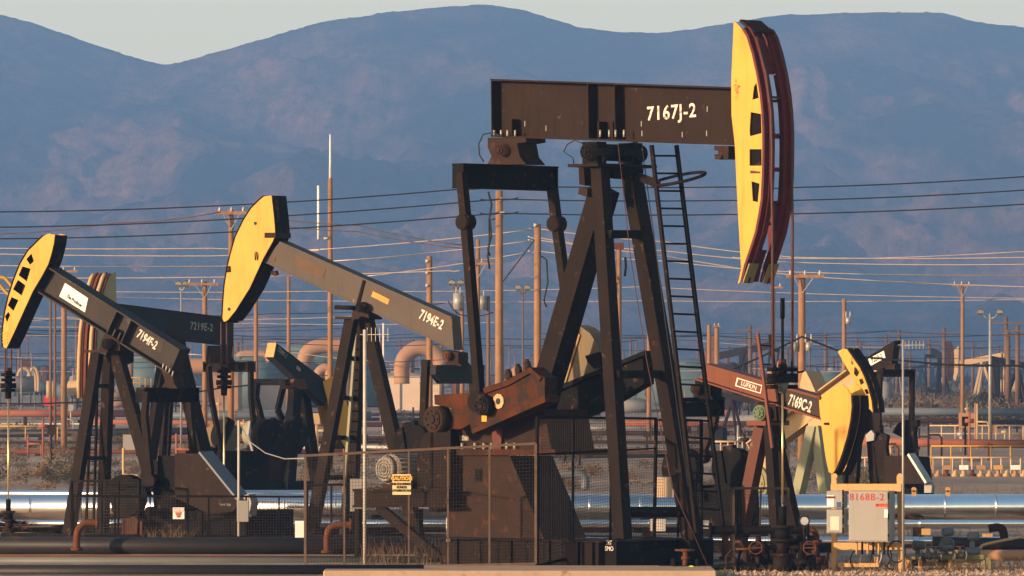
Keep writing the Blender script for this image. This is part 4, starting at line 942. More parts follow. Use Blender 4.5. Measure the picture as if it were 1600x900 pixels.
pipe(1050, 845, 1620, 845, 134, .09, m_silver, 'lower silver pipe behind the red jack and the grey cabinets', ext=2)
pipe(1050, 857, 1620, 857, 133, .10, m_rust, 'rust coloured pipe below the lower silver pipe at right', ext=2)
pipe(1050, 869, 1310, 869, 132.5, .09, m_silver, 'lowest silver pipe behind the red jack legs', ext=2)
pipe(-20, 852, 655, 854, 128.3, .185, m_pipedark, 'thick black pipeline in front of the left pump jacks', ext=2)
pipe(-20, 869.5, 640, 871, 124.6, .03, m_rust, 'thin rusty line between the black and the grey pipelines', ext=2)
pipe(-20, 877, 640, 877, 122.6, .085, m_pipegrey, 'grey-green pipe below the thick black pipeline', ext=2)
pipe(-20, 893, 500, 893, 115.4, .13, m_pipedark, 'black pipe at the bottom left edge of the photo', ext=2)
pipe(1540, 868, 1620, 868, 124, .12, m_peach, 'short thick peach pipe at the lower right edge', ext=1)
pipe(1530, 850, 1620, 852, 128, .14, m_pipedark, 'black pipe entering from the right edge above the peach pipe', ext=1)
def bent(pts, Y, r, m, label, name='bent_pipe', cat='pipe', n=12, fl=(), grp=None, Ys=None):
    P = [W(x, y, Ys[i] if Ys else Y) for i, (x, y) in enumerate(pts)]
    Q = []
    for i in range(len(P)-1):
        p0 = P[max(i-1,0)]; p1 = P[i]; p2 = P[i+1]; p3 = P[min(i+2,len(P)-1)]
        for k in range(5):
            t = k/5; Q.append(.5*((2*p1)+(p2-p0)*t+(2*p0-5*p1+4*p2-p3)*t*t+(3*p1-p0-3*p2+p3)*t**3))
    Q.append(P[-1]); org = Vector((P[0].x, P[0].y, 0))
    e = MB().tube([q-org for q in Q], r, n).build(name, m, None, label, cat, grp); e.location = org
    for i in fl:
        q = P[i]-org; d = (P[min(i+1,len(P)-1)]-P[max(i-1,0)]).normalized(); MB().cyl(q-d*.03, q+d*.03, r*1.7, None, 14).build('flange', m, e)
    return e
bent([(120,858),(120,838),(124,825),(135,817),(152,817)], 127.6, .075, m_rust, 'rusty elbow rising over the thick black pipeline at left', fl=(0,4))
bent([(511,862),(511,838),(516,825),(528,820),(548,820)], 127.6, .075, m_rust, 'rusty elbow over the black pipeline behind the long fence', fl=(0,4))
bent([(1545,826),(1560,824),(1568,832),(1571,868)], 128, .09, m_rustdark, 'dark red elbow dropping below the silver pipeline at right')
bent([(1600,838),(1560,846),(1536,852),(1532,858)], 119, .03, m_cream, 'thin cream pipe slanting in from the right edge', n=8)
bent([(1110,829),(1150,828),(1200,828),(1262,827)], 119, .09, m_dark, 'black horizontal flow line through the wellhead', fl=(0,1,3))
bent([(1133,872),(1133,850),(1133,835),(1133,815)], 120.5, .07, m_rust, 'rusty upright flow pipe left of the wellhead', fl=(0,2))
bent([(1268,868),(1276,845),(1272,830),(1262,827)], 119.5, .06, m_rust, 'rusty curved flow pipe right of the wellhead', fl=(1,))
bent([(1070,884),(1071,872),(1071,860)], 116.8, .05, m_rust, 'small rusty riser valve on the concrete pad', fl=(1,2))
bent([(1030,888),(1080,886),(1110,888),(1150,884),(1180,887),(1290,886)], 117, .06, m_dark, 'black oily flow line along the ground in front of the wells', fl=(1,3,4))
def gauge(px, py, Y, r, label):
    c = W(px, py, Y); e = MB().cyl((0,0,0), (0,.12,0), r, None, 20).build('pressure_gauge', m_black, None, label, 'gauge'); e.location = c
    MB().cyl((0,-.006,0), (0,-.001,0), r*.72, None, 20).build('dial', m_glass, e); MB().cyl((0,.06,-r), (0,.06,-r-.35), .03, None, 8).build('stem', m_dark, e)
gauge(1257, 814, 118.6, .11, 'round black gauge with grey dial right of the wellhead')
def cap(px, py, Y, label):
    e = MB().cyl((0,0,0), (0,.1,0), .07, .05, 12).build('fitting_cap', m_safety, None, label, 'cap', 'bright yellow-green caps on the flow line'); e.location = W(px, py, Y)
    MB().cyl((0,.1,0), (0,.2,0), .035, None, 8).build('nipple', m_dark, e)
cap(1080, 889, 116.5, 'yellow-green cap on the flow line, left of the two'); cap(1126, 896, 116.2, 'yellow-green cap on the flow line, right of the two')
random.seed(3)
def valve(px, py, Y, label, s=1.0, m=None, grp='valves on the flow lines'):
    e = empty('valve', W(px, py, Y), random.uniform(-.6,.6), label, 'valve', grp); m = m or m_dark
    MB().cyl((-.16*s,0,0), (.16*s,0,0), .07*s, None, 12).cyl((-.17*s,0,0), (-.13*s,0,0), .12*s, None, 12).cyl((.13*s,0,0), (.17*s,0,0), .12*s, None, 12).cyl((0,0,0), (0,0,.2*s), .06*s, .035*s, 10).build('body', m, e)
    MB().tube([(math.cos(t)*.12*s, math.sin(t)*.12*s, .22*s) for t in [i*math.pi/7 for i in range(14)]], .014*s, 6, True).bar((-.12*s,0,.22*s), (.12*s,0,.22*s), .016*s).build('hand_wheel', m_rust if random.random() < .5 else m, e)
VL = [(1070,886,116.9,'rusty valve on the black flow line beside the concrete pad'),(1165,884,117.2,'valve left of the wellhead at ground level'),(1197,882,117.4,'valve against the wellhead foot'),(1252,880,117.6,'valve just right of the wellhead foot'),(1275,876,118.5,'valve between the wellhead and the cabinet rack'),(1222,866,119.6,'valve behind the wellhead'),(1185,862,120,'valve behind and left of the wellhead'),(1250,850,119.8,'raised valve right of the wellhead stack')]
for a in VL: valve(a[0], a[1], a[2], a[3], 1.5, random.choice((m_dark, m_rustdark)))
for k in range(12):
    x = 1140+k*12; bent([(x,888),(x+random.uniform(-6,6),872),(x+random.uniform(-8,8),855+random.uniform(-12,8))], 118.5+random.random()*2, .02+random.random()*.02, random.choice((m_dark,m_rustdark)), 'thin dark tubing standing among the valves around the wellhead', 'tubing', 'tubing', 6, grp='thin tubing around the wellhead')
# ============================================================ grey cabinet rack 8168B-2
Q = Jack(1356, 117, 17, 'x', name='cabinet_rack'); Q.o['label'] = 'tan steel rack carrying grey electrical cabinets at the lower right'; Q.o['category'] = 'rack'; del Q.o['group']
def qbar(name, a, b, w=.16, m=m_tan, v=0, d=.14): return MB().bar(Q.L(*a, v), Q.L(*b, v), w if name != 'x' else w, d).build(name, m, Q.o)
Q.slab('top_beam', [(1298,756),(1408,756),(1408,768),(1298,768)], .02, .12, m_tan); Q.slab('lower_beam', [(1300,848),(1410,848),(1410,859),(1302,859)], .02, .12, m_tan)
Q.slab('post', [(1299,744),(1307,744),(1306,893),(1299,893)], .13, .22, m_tan); Q.slab('post', [(1401,744),(1411,744),(1412,896),(1404,896)], .13, .24, m_tan)
Q.slab('foot_beam', [(1310,880),(1373,880),(1373,886),(1310,886)], .13, .22, m_tan)
for px in (1304, 1406): c = Q.L(px, 744, .1); MB().cyl((c.x, .1, c.z), (c.x, .13, c.z), .055, None, 14).cyl((c.x, .097, c.z), (c.x, .0995, c.z), .018, None, 10).build('lifting_lug', m_tan, Q.o)
Q.slab('post', [(1366,870),(1372,870),(1372,896),(1366,896)], .3, .4, m_tan)
def cabinet(pts, v0, v1, label, name='electrical_cabinet', txt=()):
    x0 = min(p[0] for p in pts); x1 = max(p[0] for p in pts); y0 = min(p[1] for p in pts); y1 = max(p[1] for p in pts)
    a = Q.L(x0, y0, v0); b = Q.L(x1, y1, v0); rot = Matrix.Rotation(-Q.th, 4, 'Z')
    org = Q.o.location + rot @ Vector(((a.x+b.x)/2, v0, b.z)); w = (b.x-a.x)/2; h = a.z-b.z; d = v1-v0
    e = empty(name, org, -Q.th, label, 'electrical cabinet', 'grey cabinets on the tan rack')
    MB().box(-w, w, .03, d, 0, h).build('housing', m_cab, e, bevel=.008); dr = MB().box(-w+.02, w-.01, 0, .028, .02, h-.01).build('door', m_cab, e, bevel=.006)
    for zz in (.1, .5, .9): MB().box(w-.012, w+.02, -.012, .0-.001, h*zz-.06, h*zz+.06).build('hinge', m_dark, dr)
    return e, w, h
T90 = Matrix(((1,0,0,0),(0,0,-1,0),(0,1,0,0),(0,0,0,1)))
e, w, h = cabinet([(1325.5,767),(1388,847)], -.55, 0, 'largest grey cabinet, red number stencilled on its door')
MB().add(text_mesh('8168B-2', .19, .98, .001, .002, 1.12), Matrix.Translation((-.03,-.004,h*.875)) @ T90).build('door_number', m_redletter, e)
MB().box(w*.38, w*.96, -.004, -.001, h*.69, h*.755).build('voltage_sticker', m_orangeletter, e)
MB().add(text_mesh('480 VOLTS', .07, .75, .003), Matrix.Translation((w*.67,-.007,h*.722)) @ T90).build('voltage_lettering', m_redletter, e)
MB().box(w*.8, w*.97, -.004, -.001, h*.48, h*.64).build('label', m_white, e)
for k in range(6): MB().cyl((-w*.7+k*.11, .2, -.25), (-w*.7+k*.11, .2, -.001), .022, None, 8).build('conduit', m_dark if k%2 else m_tan, e)
e, w, h = cabinet([(1291,767),(1317,794)], -.38, 0, 'upper of the two small grey cabinets left of the large one')
MB().box(-w*.9, -w*.1, -.004, -.001, .02, h*.75).build('warning_label', m_white, e); MB().box(-w*.9, -w*.1, -.006, -.0045, h*.55, h*.7).build('label_header', m_orangeletter, e)
MB().add(text_mesh('WARNING', .05, .8, .002), Matrix.Translation((-w*.5,-.0075,h*.625)) @ T90).build('label_word', m_black, e)
MB().box(w*.25, w*.8, -.004, -.001, .02, .12).build('blue_sticker', mat('blue_sticker', (.04,.08,.2), None, 5, .5, bump=0), e)
e, w, h = cabinet([(1291,796),(1317,833)], -.40, 0, 'lower of the two small grey cabinets left of the large one')
MB().box(-w*.5, w*.55, -.004, -.001, h*.13, h*.7).build('paper_notice', mat('pale_notice', (.60,.52,.42), (.5,.44,.36), 20, .7, bump=0), e)
MB().tube([W(1401,862,116.6)+Vector((math.cos(t)*.17, 0, math.sin(t)*.21)) for t in [i*math.pi/12 for i in range(24)]], .016, 6, True).build('cable_loop', m_black, None, 'coiled black cable hanging from the right corner of the tan rack', 'cable')
for k in range(5):
    x = 1335+k*14; bent([(x,860),(x-6+k*2,872),(x-4,885),(x+8,893)], 117.2, .012, m_galv if k%2 else m_dark, 'thin cable hanging under the tan cabinet rack', 'hanging_cable', 'cable', 5, grp='cables under the cabinet rack')
# olive valve skid
S = empty('valve_skid', W(1480, 885, 117.6), 0, 'olive and tan pipe skid with flow meters beside the cabinet rack', 'skid'); so_ = S.location
def sb_(name, a, b, Y, m, d=.2):
    p, q = W(a[0], a[1], Y)-so_, W(b[0], b[1], Y)-so_; q.z = max(q.z, -so_.z+.0); return MB().box(p.x, q.x, p.y, p.y+d, q.z, p.z).build(name, m, S)
sb_('top_beam', (1415,867), (1546,874), 117.4, m_olive); sb_('cross_beam', (1415,877), (1486,885), 117.8, m_tan); sb_('end_beam', (1490,876), (1550,882), 117.5, m_olive)
for x in (1415, 1435, 1482, 1533): sb_('leg', (x,874.2), (x+6,896), 117.45, m_tan if x != 1533 else m_creamgreen, .12)
sb_('leg', (1541,871), (1548,897), 117.3, m_olive, .12)
for i, (px, py) in enumerate(((1434,852),(1478,848),(1519,838),(1479,831))):
    c = W(px, py, 117.7); e = empty('flow_meter', c, .3, ('grey flow meter on the olive skid, nearest the cabinets', 'grey flow meter in the middle of the olive skid', 'blue-grey flow transmitter at the right of the olive skid', 'blue-grey transmitter head above the middle flow meter')[i], 'flow meter', 'flow meters on the skid')
    m = m_gear if i < 2 else m_bluepipe
    MB().cyl((-.08,0,0), (.12,0,0), .1 if i < 2 else .075, .09, 16).build('head', m, e); MB().cyl((.12,0,0), (.15,0,0), .075, .05, 16).build('window_ring', m_galv, e)
    MB().cyl((0,0,-.08), (0,0,-.28), .045, .06, 10).build('neck', m, e); MB().cyl((-.14,0,-.3), (.14,0,-.3), .09, None, 14).build('meter_body', m, e)
for px in (1450, 1462, 1500): valve(px, 868, 117.3, {1450:'small valve between the grey flow meters',1462:'small valve left of the middle flow meter',1500:'valve right of the middle flow meter'}[px], .8, m_gear)
plate(1440,826,1454,836,139, 'small tan box under the silver pipeline', m_tan, 'junction_box', 'box'); plate(1535,834,1551,840,139,'flat tan saddle under the silver pipeline at right', m_tan, 'pipe_saddle', 'saddle')
for px in (1428, 1481):
    c = W(px, 765, 139); MB().cyl((0,-.02,0), (0,.02,0), .06, None, 12).box(-.05,.05,-.02,.02,-.15,-.02).build('lifting_eye', m_tan, None, 'left lifting eye above the silver pipeline' if px == 1428 else 'right lifting eye above the silver pipeline', 'lifting eye').location = c
# ============================================================ utility poles, lamps and wires
def pole(px, ytop, Y, wpx, label, arm=None, m=m_wood, extras=(), name='utility_pole', group='wooden utility poles', lean=0):
    t = W(px, ytop, Y); e = empty(name, (t.x, Y, 0), 0, label, 'utility pole', group); r = wpx*Y/F/2
    MB().cyl((lean,0,-.3), (0,0,t.z), r*1.15, r*.9, 12).build('pole', m, e)
    def z(py): return W(px, py, Y).z
    def x(ppx): return (ppx-px)*Y/F
    if arm:
        x0, x1, ya = arm; h = .11
        k = MB().box(x(x0), x(x1), -r-.12, -r-.01, z(ya)-h/2, z(ya)+h/2).build('crossarm', m, e)
        n = 3 if x1-x0 > 30 else 2
        for i in range(n):
            xx = x(x0)+.15+(x(x1)-x(x0)-.3)*i/(n-1)
            MB().cyl((xx,-r-.06,z(ya)+h/2), (xx,-r-.06,z(ya)+h/2+.16), .05, .03, 8).build('insulator', m_porc, k)
        if x1-x0 > 30:
            for sg in (x0, x1): MB().bar((x(px+(sg-px)*.5), -r-.14, z(ya)-h/2), (0,-r-.03,z(ya)-.6), .03).build('arm_brace', m_galv, k)
    for ex in extras:
        if ex[0] == 'ins':
            MB().cyl((0,-r,z(ex[2])), (x(px+ex[1]),-r,z(ex[2])), .035, .07, 8).build('insulator', m_porc, e)
        if ex[0] == 'xf':
            xx = x(px+ex[1]); o = MB().cyl((xx,-.1,z(ex[3])), (xx,-.1,z(ex[2])), ex[4]*Y/F/2, None, 16).build('transformer', m_galv, e)
            for q in (-.1, .1): MB().cyl((xx+q,-.1,z(ex[2])), (xx+q,-.1,z(ex[2])+.3), .04, .025, 6).build('bushing', m_porc, o)
        if ex[0] == 'whip': MB().cyl((0,0,z(ex[1])), (0,0,z(ex[2])), .05, .03, 8).build('whip_antenna', m_white, e)
        if ex[0] == 'cap': MB().box(-r*1.7, r*1.7, -r, r, z(ytop), z(ytop)+.25).build('pole_cap', m_redrust, e)
        if ex[0] == 'fork':
            for sg in (-1, 1): MB().tube([(sg*r*2.2,-r,z(ex[1])), (sg*r*2.4,-r,(z(ex[1])+z(ex[2]))/2), (sg*r*2.0,-r,z(ex[2]))], .045, 6).build('cutout', m_dark, e)
        if ex[0] == 'loop': MB().tube([(r,0,z(ex[1])), (x(px+ex[3]),0,z(ex[1]+6)), (x(px+ex[3]+2),0,z((ex[1]+ex[2])/2)), (x(px+ex[3]-4),0,z(ex[2]-10)), (x(px+ex[3]),0,z(ex[2]))], .03, 6).build('jumper_cable', m_black, e)
    return e
def lamp(px, ytop, Y, label, arms=(-17,17), h=.12, m=m_galv, w=4):
    t = W(px, ytop, Y); e = empty('lamp_post', (t.x, Y, 0), 0, label, 'lamp post', 'twin headed lamp posts'); s = Y/F
    MB().cyl((0,0,0), (0,0,t.z), w*s/2*1.2, w*s/2*.8, 10).build('post', m, e)
    for a in arms:
        MB().tube([(0,0,t.z-8*s), (a*.5*s,0,t.z-6*s), (a*.8*s,0,t.z+1*s), (a*s,0,t.z+3*s)], .035, 6).build('arm', m, e)
        k = MB().cyl((a*s-.0,-4*s,t.z+2*s), (a*s,3*s,t.z+6*s), 6*s, 3*s, 12).build('lamp_head', m_gear, e); MB().cyl((a*s,-4.2*s,t.z+1.8*s), (a*s,-4*s,t.z+2*s), 5.2*s, None, 12).build('lens', m_glass, k)
    return e
pole(780, 298, 200, 13, 'thick sunlit wooden pole right behind the equalizer of the tallest jack', None, extras=(('ins',8,311),('ins',10,333),('loop',338,400,-14)))
pole(840, 350, 205, 12, 'thick sunlit wooden pole second from the rear leg of the tallest jack', None, extras=(('ins',-6,352),('loop',400,480,14)))
pole(516, 278, 235, 8, 'tall slim pole topped by a white whip antenna', None, extras=(('whip',280,210),('ins',-10,372)))
e = yagi(497.5, 290, 374, 234, 1, 'white whip antenna standing beside the tall slim pole', .05, None, 0, m=m_white)
MB().bar((0,0,.1), ((516-497)*234/F,0,.1), .05).build('bracket', m_gear, e)
pole(361, 327, 215, 9, 'pole with a long crossarm just left of the grey jack horsehead', (337,387,333))
pole(320, 440, 260, 8, 'pole with crossarm above the black unlit jack beam', (291,341,444))
pole(100, 421, 300, 9, 'pole with short crossarm behind the leftmost jack beam', (95,122,424))
pole(671, 400, 235, 10, 'pole with three insulators left of the tallest jack pitman', None, extras=(('ins',-6,408),('ins',-6,426),('ins',-6,446)))
pole(722, 462, 300, 7, 'short pole carrying a cream transformer can near the pitman', None, extras=(('xf',-6,458,484,16),))
pole(763, 462, 330, 6, 'short dark pole with a transformer behind the thick sunlit pole', None, m_woodfar, extras=(('xf',-10,462,484,14),))
pole(747, 374, 260, 7, 'slim pole between the pitman and the thick sunlit pole', (736,770,412))
pole(967, 390, 220, 9, 'red-capped pole with cutout switches between the legs of the tallest jack', (935,967,440), extras=(('cap',),('fork',402,432)))
pole(1014, 505, 330, 7, 'orange lit pole between the far front leg and the ladder', None)
pole(1253, 428, 215, 12, 'thick pole with crossarm right of the maroon horsehead', (1228,1287,432), extras=(('xf',10,535,548,9),('xf',-12,535,548,9)))
pole(1209, 446, 330, 5, 'thin pole with small crossarm behind the two rod cables', (1203,1223,449))
pole(1319, 467, 300, 7, 'pole with transformer above the holed yellow horsehead', None, extras=(('xf',6,496,506,8),))
pole(1504, 443, 330, 6, 'pole with crossarm at right standing on the brush', (1487,1518,446))
pole(400, 455, 300, 7, 'slim bare pole right of the grey jack horsehead', None)
pole(451, 432, 340, 6, 'slim bare pole under the grey beam', None)
pole(1108, 508, 380, 7, 'left one of a pair of short poles left of the red-brown beam', None); pole(1120, 507, 400, 8, 'right one of a pair of short poles left of the red-brown beam', (1113,1126,510))
pole(599, 505, 380, 3, 'thin white pole right of the grey jack A-frame', None, m_white)
pole(79, 470, 330, 4, 'thin dark conduit pole left of the leftmost beam, left of two', None, m_woodfar); pole(86, 470, 332, 4, 'thin dark conduit pole left of the leftmost beam, right of two', None, m_woodfar)
lamp(283, 446, 300, 'twin lamp post above the black unlit beam', (-4,8), w=3); lamp(817, 452, 300, 'twin lamp post between the two thick sunlit poles', (-7,7), w=3, m=m_woodfar)
lamp(1547, 490, 330, 'tall twin lamp post near the right edge', (-15,15), w=5); lamp(712, 444, 300, 'twin lamp post just left of the pitman', (-6,8), w=3, m=m_woodfar)
pole(1592, 372, 150, 5, 'cluster of insulators on a pole just at the right edge', (1586,1600,374)) if 0 else None
# wires --------------------------------------------------------------
wc = [0]
def wire(pts, Y, r, m, label, group, sag=0, ext=0, Ys=None):
    if ext:
        (x0,y0),(x1,y1) = pts[0], pts[1]; pts = [(x0-ext, y0-(y1-y0)/(x1-x0)*ext)]+list(pts)
        (x0,y0),(x1,y1) = pts[-2], pts[-1]; pts = list(pts)+[(x1+ext, y1+(y1-y0)/(x1-x0)*ext)]
    P = []
    for (x0,y0),(x1,y1) in zip(pts, pts[1:]):
        for k in range(8): t = k/8; P.append((x0+(x1-x0)*t, y0+(y1-y0)*t+sag*4*t*(1-t)))
    P.append(pts[-1]); V = [W(x, y, Y) for x, y in P]; org = V[0].copy()
    e = MB().tube([v-org for v in V], r, 5).build('power_line', m, None, label, 'power line', group); e.location = org
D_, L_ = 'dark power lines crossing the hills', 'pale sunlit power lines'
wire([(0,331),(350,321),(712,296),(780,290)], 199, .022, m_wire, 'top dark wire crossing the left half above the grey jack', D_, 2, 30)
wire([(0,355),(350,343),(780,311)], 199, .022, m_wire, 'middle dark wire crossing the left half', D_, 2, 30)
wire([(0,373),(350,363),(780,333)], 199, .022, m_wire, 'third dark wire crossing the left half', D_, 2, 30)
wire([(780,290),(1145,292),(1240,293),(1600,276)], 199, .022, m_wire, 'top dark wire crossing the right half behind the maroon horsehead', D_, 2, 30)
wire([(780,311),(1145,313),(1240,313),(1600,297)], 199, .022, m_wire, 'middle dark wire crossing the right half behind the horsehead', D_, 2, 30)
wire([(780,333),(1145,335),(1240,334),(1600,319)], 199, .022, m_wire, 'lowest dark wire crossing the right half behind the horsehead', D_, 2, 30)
wire([(-30,366),(180,348),(345,331)], 214, .02, m_woodfar, 'faint wire rising to the crossarm left of the grey horsehead', D_, 4)
wire([(385,335),(560,352),(722,383)], 214, .018, m_woodfar, 'upper faint wire falling right of the grey horsehead', D_, 3); wire([(385,345),(560,362),(722,388)], 214, .018, m_woodfar, 'lower faint wire falling right of the grey horsehead', D_, 3)
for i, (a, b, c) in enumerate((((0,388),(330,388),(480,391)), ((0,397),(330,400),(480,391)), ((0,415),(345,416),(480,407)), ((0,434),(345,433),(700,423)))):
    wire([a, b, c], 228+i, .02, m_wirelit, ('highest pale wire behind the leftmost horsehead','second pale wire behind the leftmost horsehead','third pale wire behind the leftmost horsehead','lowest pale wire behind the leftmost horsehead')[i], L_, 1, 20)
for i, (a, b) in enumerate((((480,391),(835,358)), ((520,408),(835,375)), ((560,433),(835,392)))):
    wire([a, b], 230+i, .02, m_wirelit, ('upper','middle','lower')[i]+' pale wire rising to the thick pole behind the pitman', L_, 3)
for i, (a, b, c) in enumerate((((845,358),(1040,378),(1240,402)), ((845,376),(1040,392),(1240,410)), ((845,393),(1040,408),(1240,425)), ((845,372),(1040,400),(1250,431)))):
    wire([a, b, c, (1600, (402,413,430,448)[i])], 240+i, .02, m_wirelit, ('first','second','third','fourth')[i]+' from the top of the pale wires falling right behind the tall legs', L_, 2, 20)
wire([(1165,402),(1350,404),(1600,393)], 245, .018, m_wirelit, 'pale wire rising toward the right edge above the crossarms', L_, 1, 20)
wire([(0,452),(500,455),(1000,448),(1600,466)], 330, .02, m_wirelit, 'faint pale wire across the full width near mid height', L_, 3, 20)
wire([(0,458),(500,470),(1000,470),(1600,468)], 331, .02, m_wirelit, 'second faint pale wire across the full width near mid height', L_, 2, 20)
wire([(1108,592),(1190,557),(1253,526),(1330,556),(1480,570),(1620,572)], 160, .028, m_wire, 'thick black cable peaking at the crossarm pole and passing the white number plate', D_, 0)
wire([(700,470),(720,492),(771,488)], 210, .02, m_wire, 'black jumper cable between the short transformer pole and the thick pole', D_, 4); wire([(786,440),(835,375)], 203, .022, m_wire, 'black cable slanting between the two thick poles', D_, 0)
wire([(-20,629),(100,629),(230,621),(345,606),(460,590)], 180, .025, m_wire, 'black low cable sagging behind the leftmost jack legs', D_, 2)
random.seed(8)
names = ['left','middle','right']
for i in range(34):                                   # far spans between the distant poles
    x0 = random.choice((-30, random.uniform(0,1300))); x1 = x0+random.uniform(250,900); y = random.uniform(478,585); Y = random.uniform(420,900)
    wire([(x0,y),((x0+x1)/2,y+random.uniform(-5,6)),(x1,y+random.uniform(-14,12))], Y, .016+Y*.00003, m_wire if i%4 else m_wirelit, 'thin distant wire low over the plain among many', 'distant wires low over the plain', random.uniform(2,7))
# ============================================================ distant poles and lamp-like masts
random.seed(21)
dp = empty('utility_pole', (0,0,0), 0, None, None)
proto = None
sites = [(1575,515,520),(1590,508,500),(1172,508,620),(1290,520,700),(1475,512,650),(1452,530,800),(205,505,600),(120,500,700),(30,520,800),(230,540,900),(690,520,600),(880,545,800),(1010,540,700),(645,530,700),(545,512,620),(1572,495,560),(1560,540,900),(1405,515,800),(1385,522,900),(1245,540,900),(1180,528,760),(1045,560,900),(1230,545,800),(1345,535,760),(1422,548,1000),(1520,535,900)]
for i in range(90): sites.append((random.uniform(0,1600), random.uniform(525,566), random.uniform(700,1900)))
for px, yt, Y in sites:
    t = W(px, yt, Y); k = 8/ max(3, t.z)
    if proto is None:
        proto = dp; MB().cyl((0,0,0), (0,0,10), .17, .13, 8).build('pole', m_woodfar, dp); MB().box(-1.1,1.1,-.25,-.14,9.3,9.45).build('crossarm', m_woodfar, dp); o = dp
    else:
        o = dp.copy(); COL.objects.link(o)
        for ch in list(dp.children): c = ch.copy(); COL.objects.link(c); c.parent = o
    o.location = (t.x, Y, 0); o.scale = (1+Y/1500, 1+Y/1500, t.z/10); tag(o, 'thin distant wooden pole among the many on the hazy plain', 'utility pole', 'distant poles on the hazy plain')
# ============================================================ distant pump jacks
def far_jack():
    e = empty('pump_jack', (0,0,0)); b = MB
    b().box(-5,3,-1,1,0,.5).build('skid', m_dark, e)
    for v0, x1 in ((-1,-.9),(1,-.9)): b().bar((.0,v0*.3,7), (1.3,v0*1.1,.5), .35).build('leg', m_leg, e)
    b().bar((0,0,7), (-2.4,0,.5), .4).build('leg', m_leg, e)
    tl = .18
    bm2 = b().bar((-4.2,0,7.4+4.2*tl), (4.2,0,7.4-4.2*tl), .4, .9).build('walking_beam', m_leg, e)
    hp = [(3.9,9.6),(4.6,9.0),(5.3,7.8),(5.5,6.5),(5.2,5.0),(4.5,3.8),(4.0,5.4)]
    h = b().prism(hp, -.4, .4).build('horsehead', m_redrust, e)
    b().prism([(x+.02,z) for x, z in hp], -.43, -.41).build('side_plate', m_rustdark, h)
    b().box(-4.4,-4.0,-1.1,1.1,7.2,7.7).build('equalizer', m_leg, e)
    for v in (-1.1,1.1):
        b().bar((-4.2,v,7.3), (-3.6,v,2.6), .2).build('pitman_arm', m_leg, e); k = b().bar((-2.2,v,2.6), (-4.6,v,2.4), .3, .6).build('crank_arm', m_dark, e)
        b().cyl((-4.6,v-.2,2.3), (-4.6,v+.2,2.3), 1.1, None, 14).build('counterweight', m_rustdark, k)
    b().box(-3.4,-1.4,-.8,.8,.5,2.6).build('gear_reducer', m_dark, e)
    return e
fj = far_jack()
FJ = [(1470,533,700,-1.35,'pump jack on the plain with an upright red-striped head, left of the twin lamp post',0),(1535,540,760,2.75,'pale pump jack on the plain just left of the twin lamp post',1),(1163,520,640,2.6,'hazy dark pump jack seen through the ladder above the red-brown beam',0),(1145,650,330,-.5,'small grey pump jack seen low through the ladder of the tallest jack',2),(1590,545,560,.3,'dark pump jack cut by the right edge behind the brush',0),(875,560,1100,.5,'tiny hazy pump jack behind the far crank of the tallest jack',0),(220,560,1000,2.9,'tiny hazy pump jack behind the leftmost beam',0),(1000,575,1300,-.4,'tiny hazy pump jack between the tall legs',0),(640,560,1200,.9,'tiny hazy pump jack above the pale building',0),(60,565,1400,2.2,'tiny hazy pump jack above the white pipe loops',0),(1370,570,1500,.2,'tiny hazy pump jack behind the raised tail with the number plate',0),(1440,560,1200,-2.8,'tiny hazy pump jack left of the red-striped one',0)]
for k in range(16): FJ.append((60+k*100+random.uniform(-35,35), random.uniform(566,584), random.uniform(1200,2300), random.uniform(-3,3), 'tiny hazy pump jack among others far out on the plain', 0))
for i, (px, yt, Y, rz, lab, kd) in enumerate(FJ):
    if i == 0: o = fj
    else:
        o = fj.copy(); COL.objects.link(o)
        for ch in list(fj.children):
            c = ch.copy(); COL.objects.link(c); c.parent = o
            for g_ in ch.children: d = g_.copy(); COL.objects.link(d); d.parent = c
            if kd == 1:
                c.data = c.data.copy(); c.data.materials[0] = m_cream
    t = W(px, yt, Y); s = max(.35, t.z/9.6); o.location = (t.x, Y, 0); o.scale = (s, s, s); o.rotation_euler = (0, 0, rz); tag(o, lab, 'pump jack', 'distant pump jacks')
# ============================================================ plant and buildings behind
def shed(px0, px1, ytop, Y, dep, m, mr, label, name='building', bands=0, roofh=.5):
    a = W(px0, ytop, Y); b = W(px1, ytop, Y); w = b.x-a.x; e = empty(name, ((a.x+b.x)/2, Y, 0), 0, label, 'building', 'low buildings of the oil plant'); h = a.z
    wl = MB().box(-w/2, w/2, 0, dep, 0, h).build('wall', m, e); MB().prism([(-w/2-.1,h+.004),(w/2+.1,h+.004),(w/2+.1,h+.12),(0,h+roofh),(-w/2-.1,h+.12)], -.15, dep+.15).build('roof', mr, e)
    for k in range(bands):
        x = -w/2+w*(k+.5)/bands; MB().box(x-.1, x+.1, -.06, -.004, .05, h-.02).build('downpipe', m_bluepipe, wl)
    return e
shed(596, 656, 587, 640, 14, m_bldg, m_roof, 'pale sunlit building right of the grey jack A-frame', bands=1); shed(657, 690, 600, 610, 8, m_bldg, m_roof, 'lower pale building just left of the pitman post')
shed(400, 452, 600, 650, 10, m_bldg, m_roof, 'pale building seen through the small black jack'); shed(330, 372, 584, 640, 10, m_peach, m_roof, 'peach building seen through the black unlit jack')
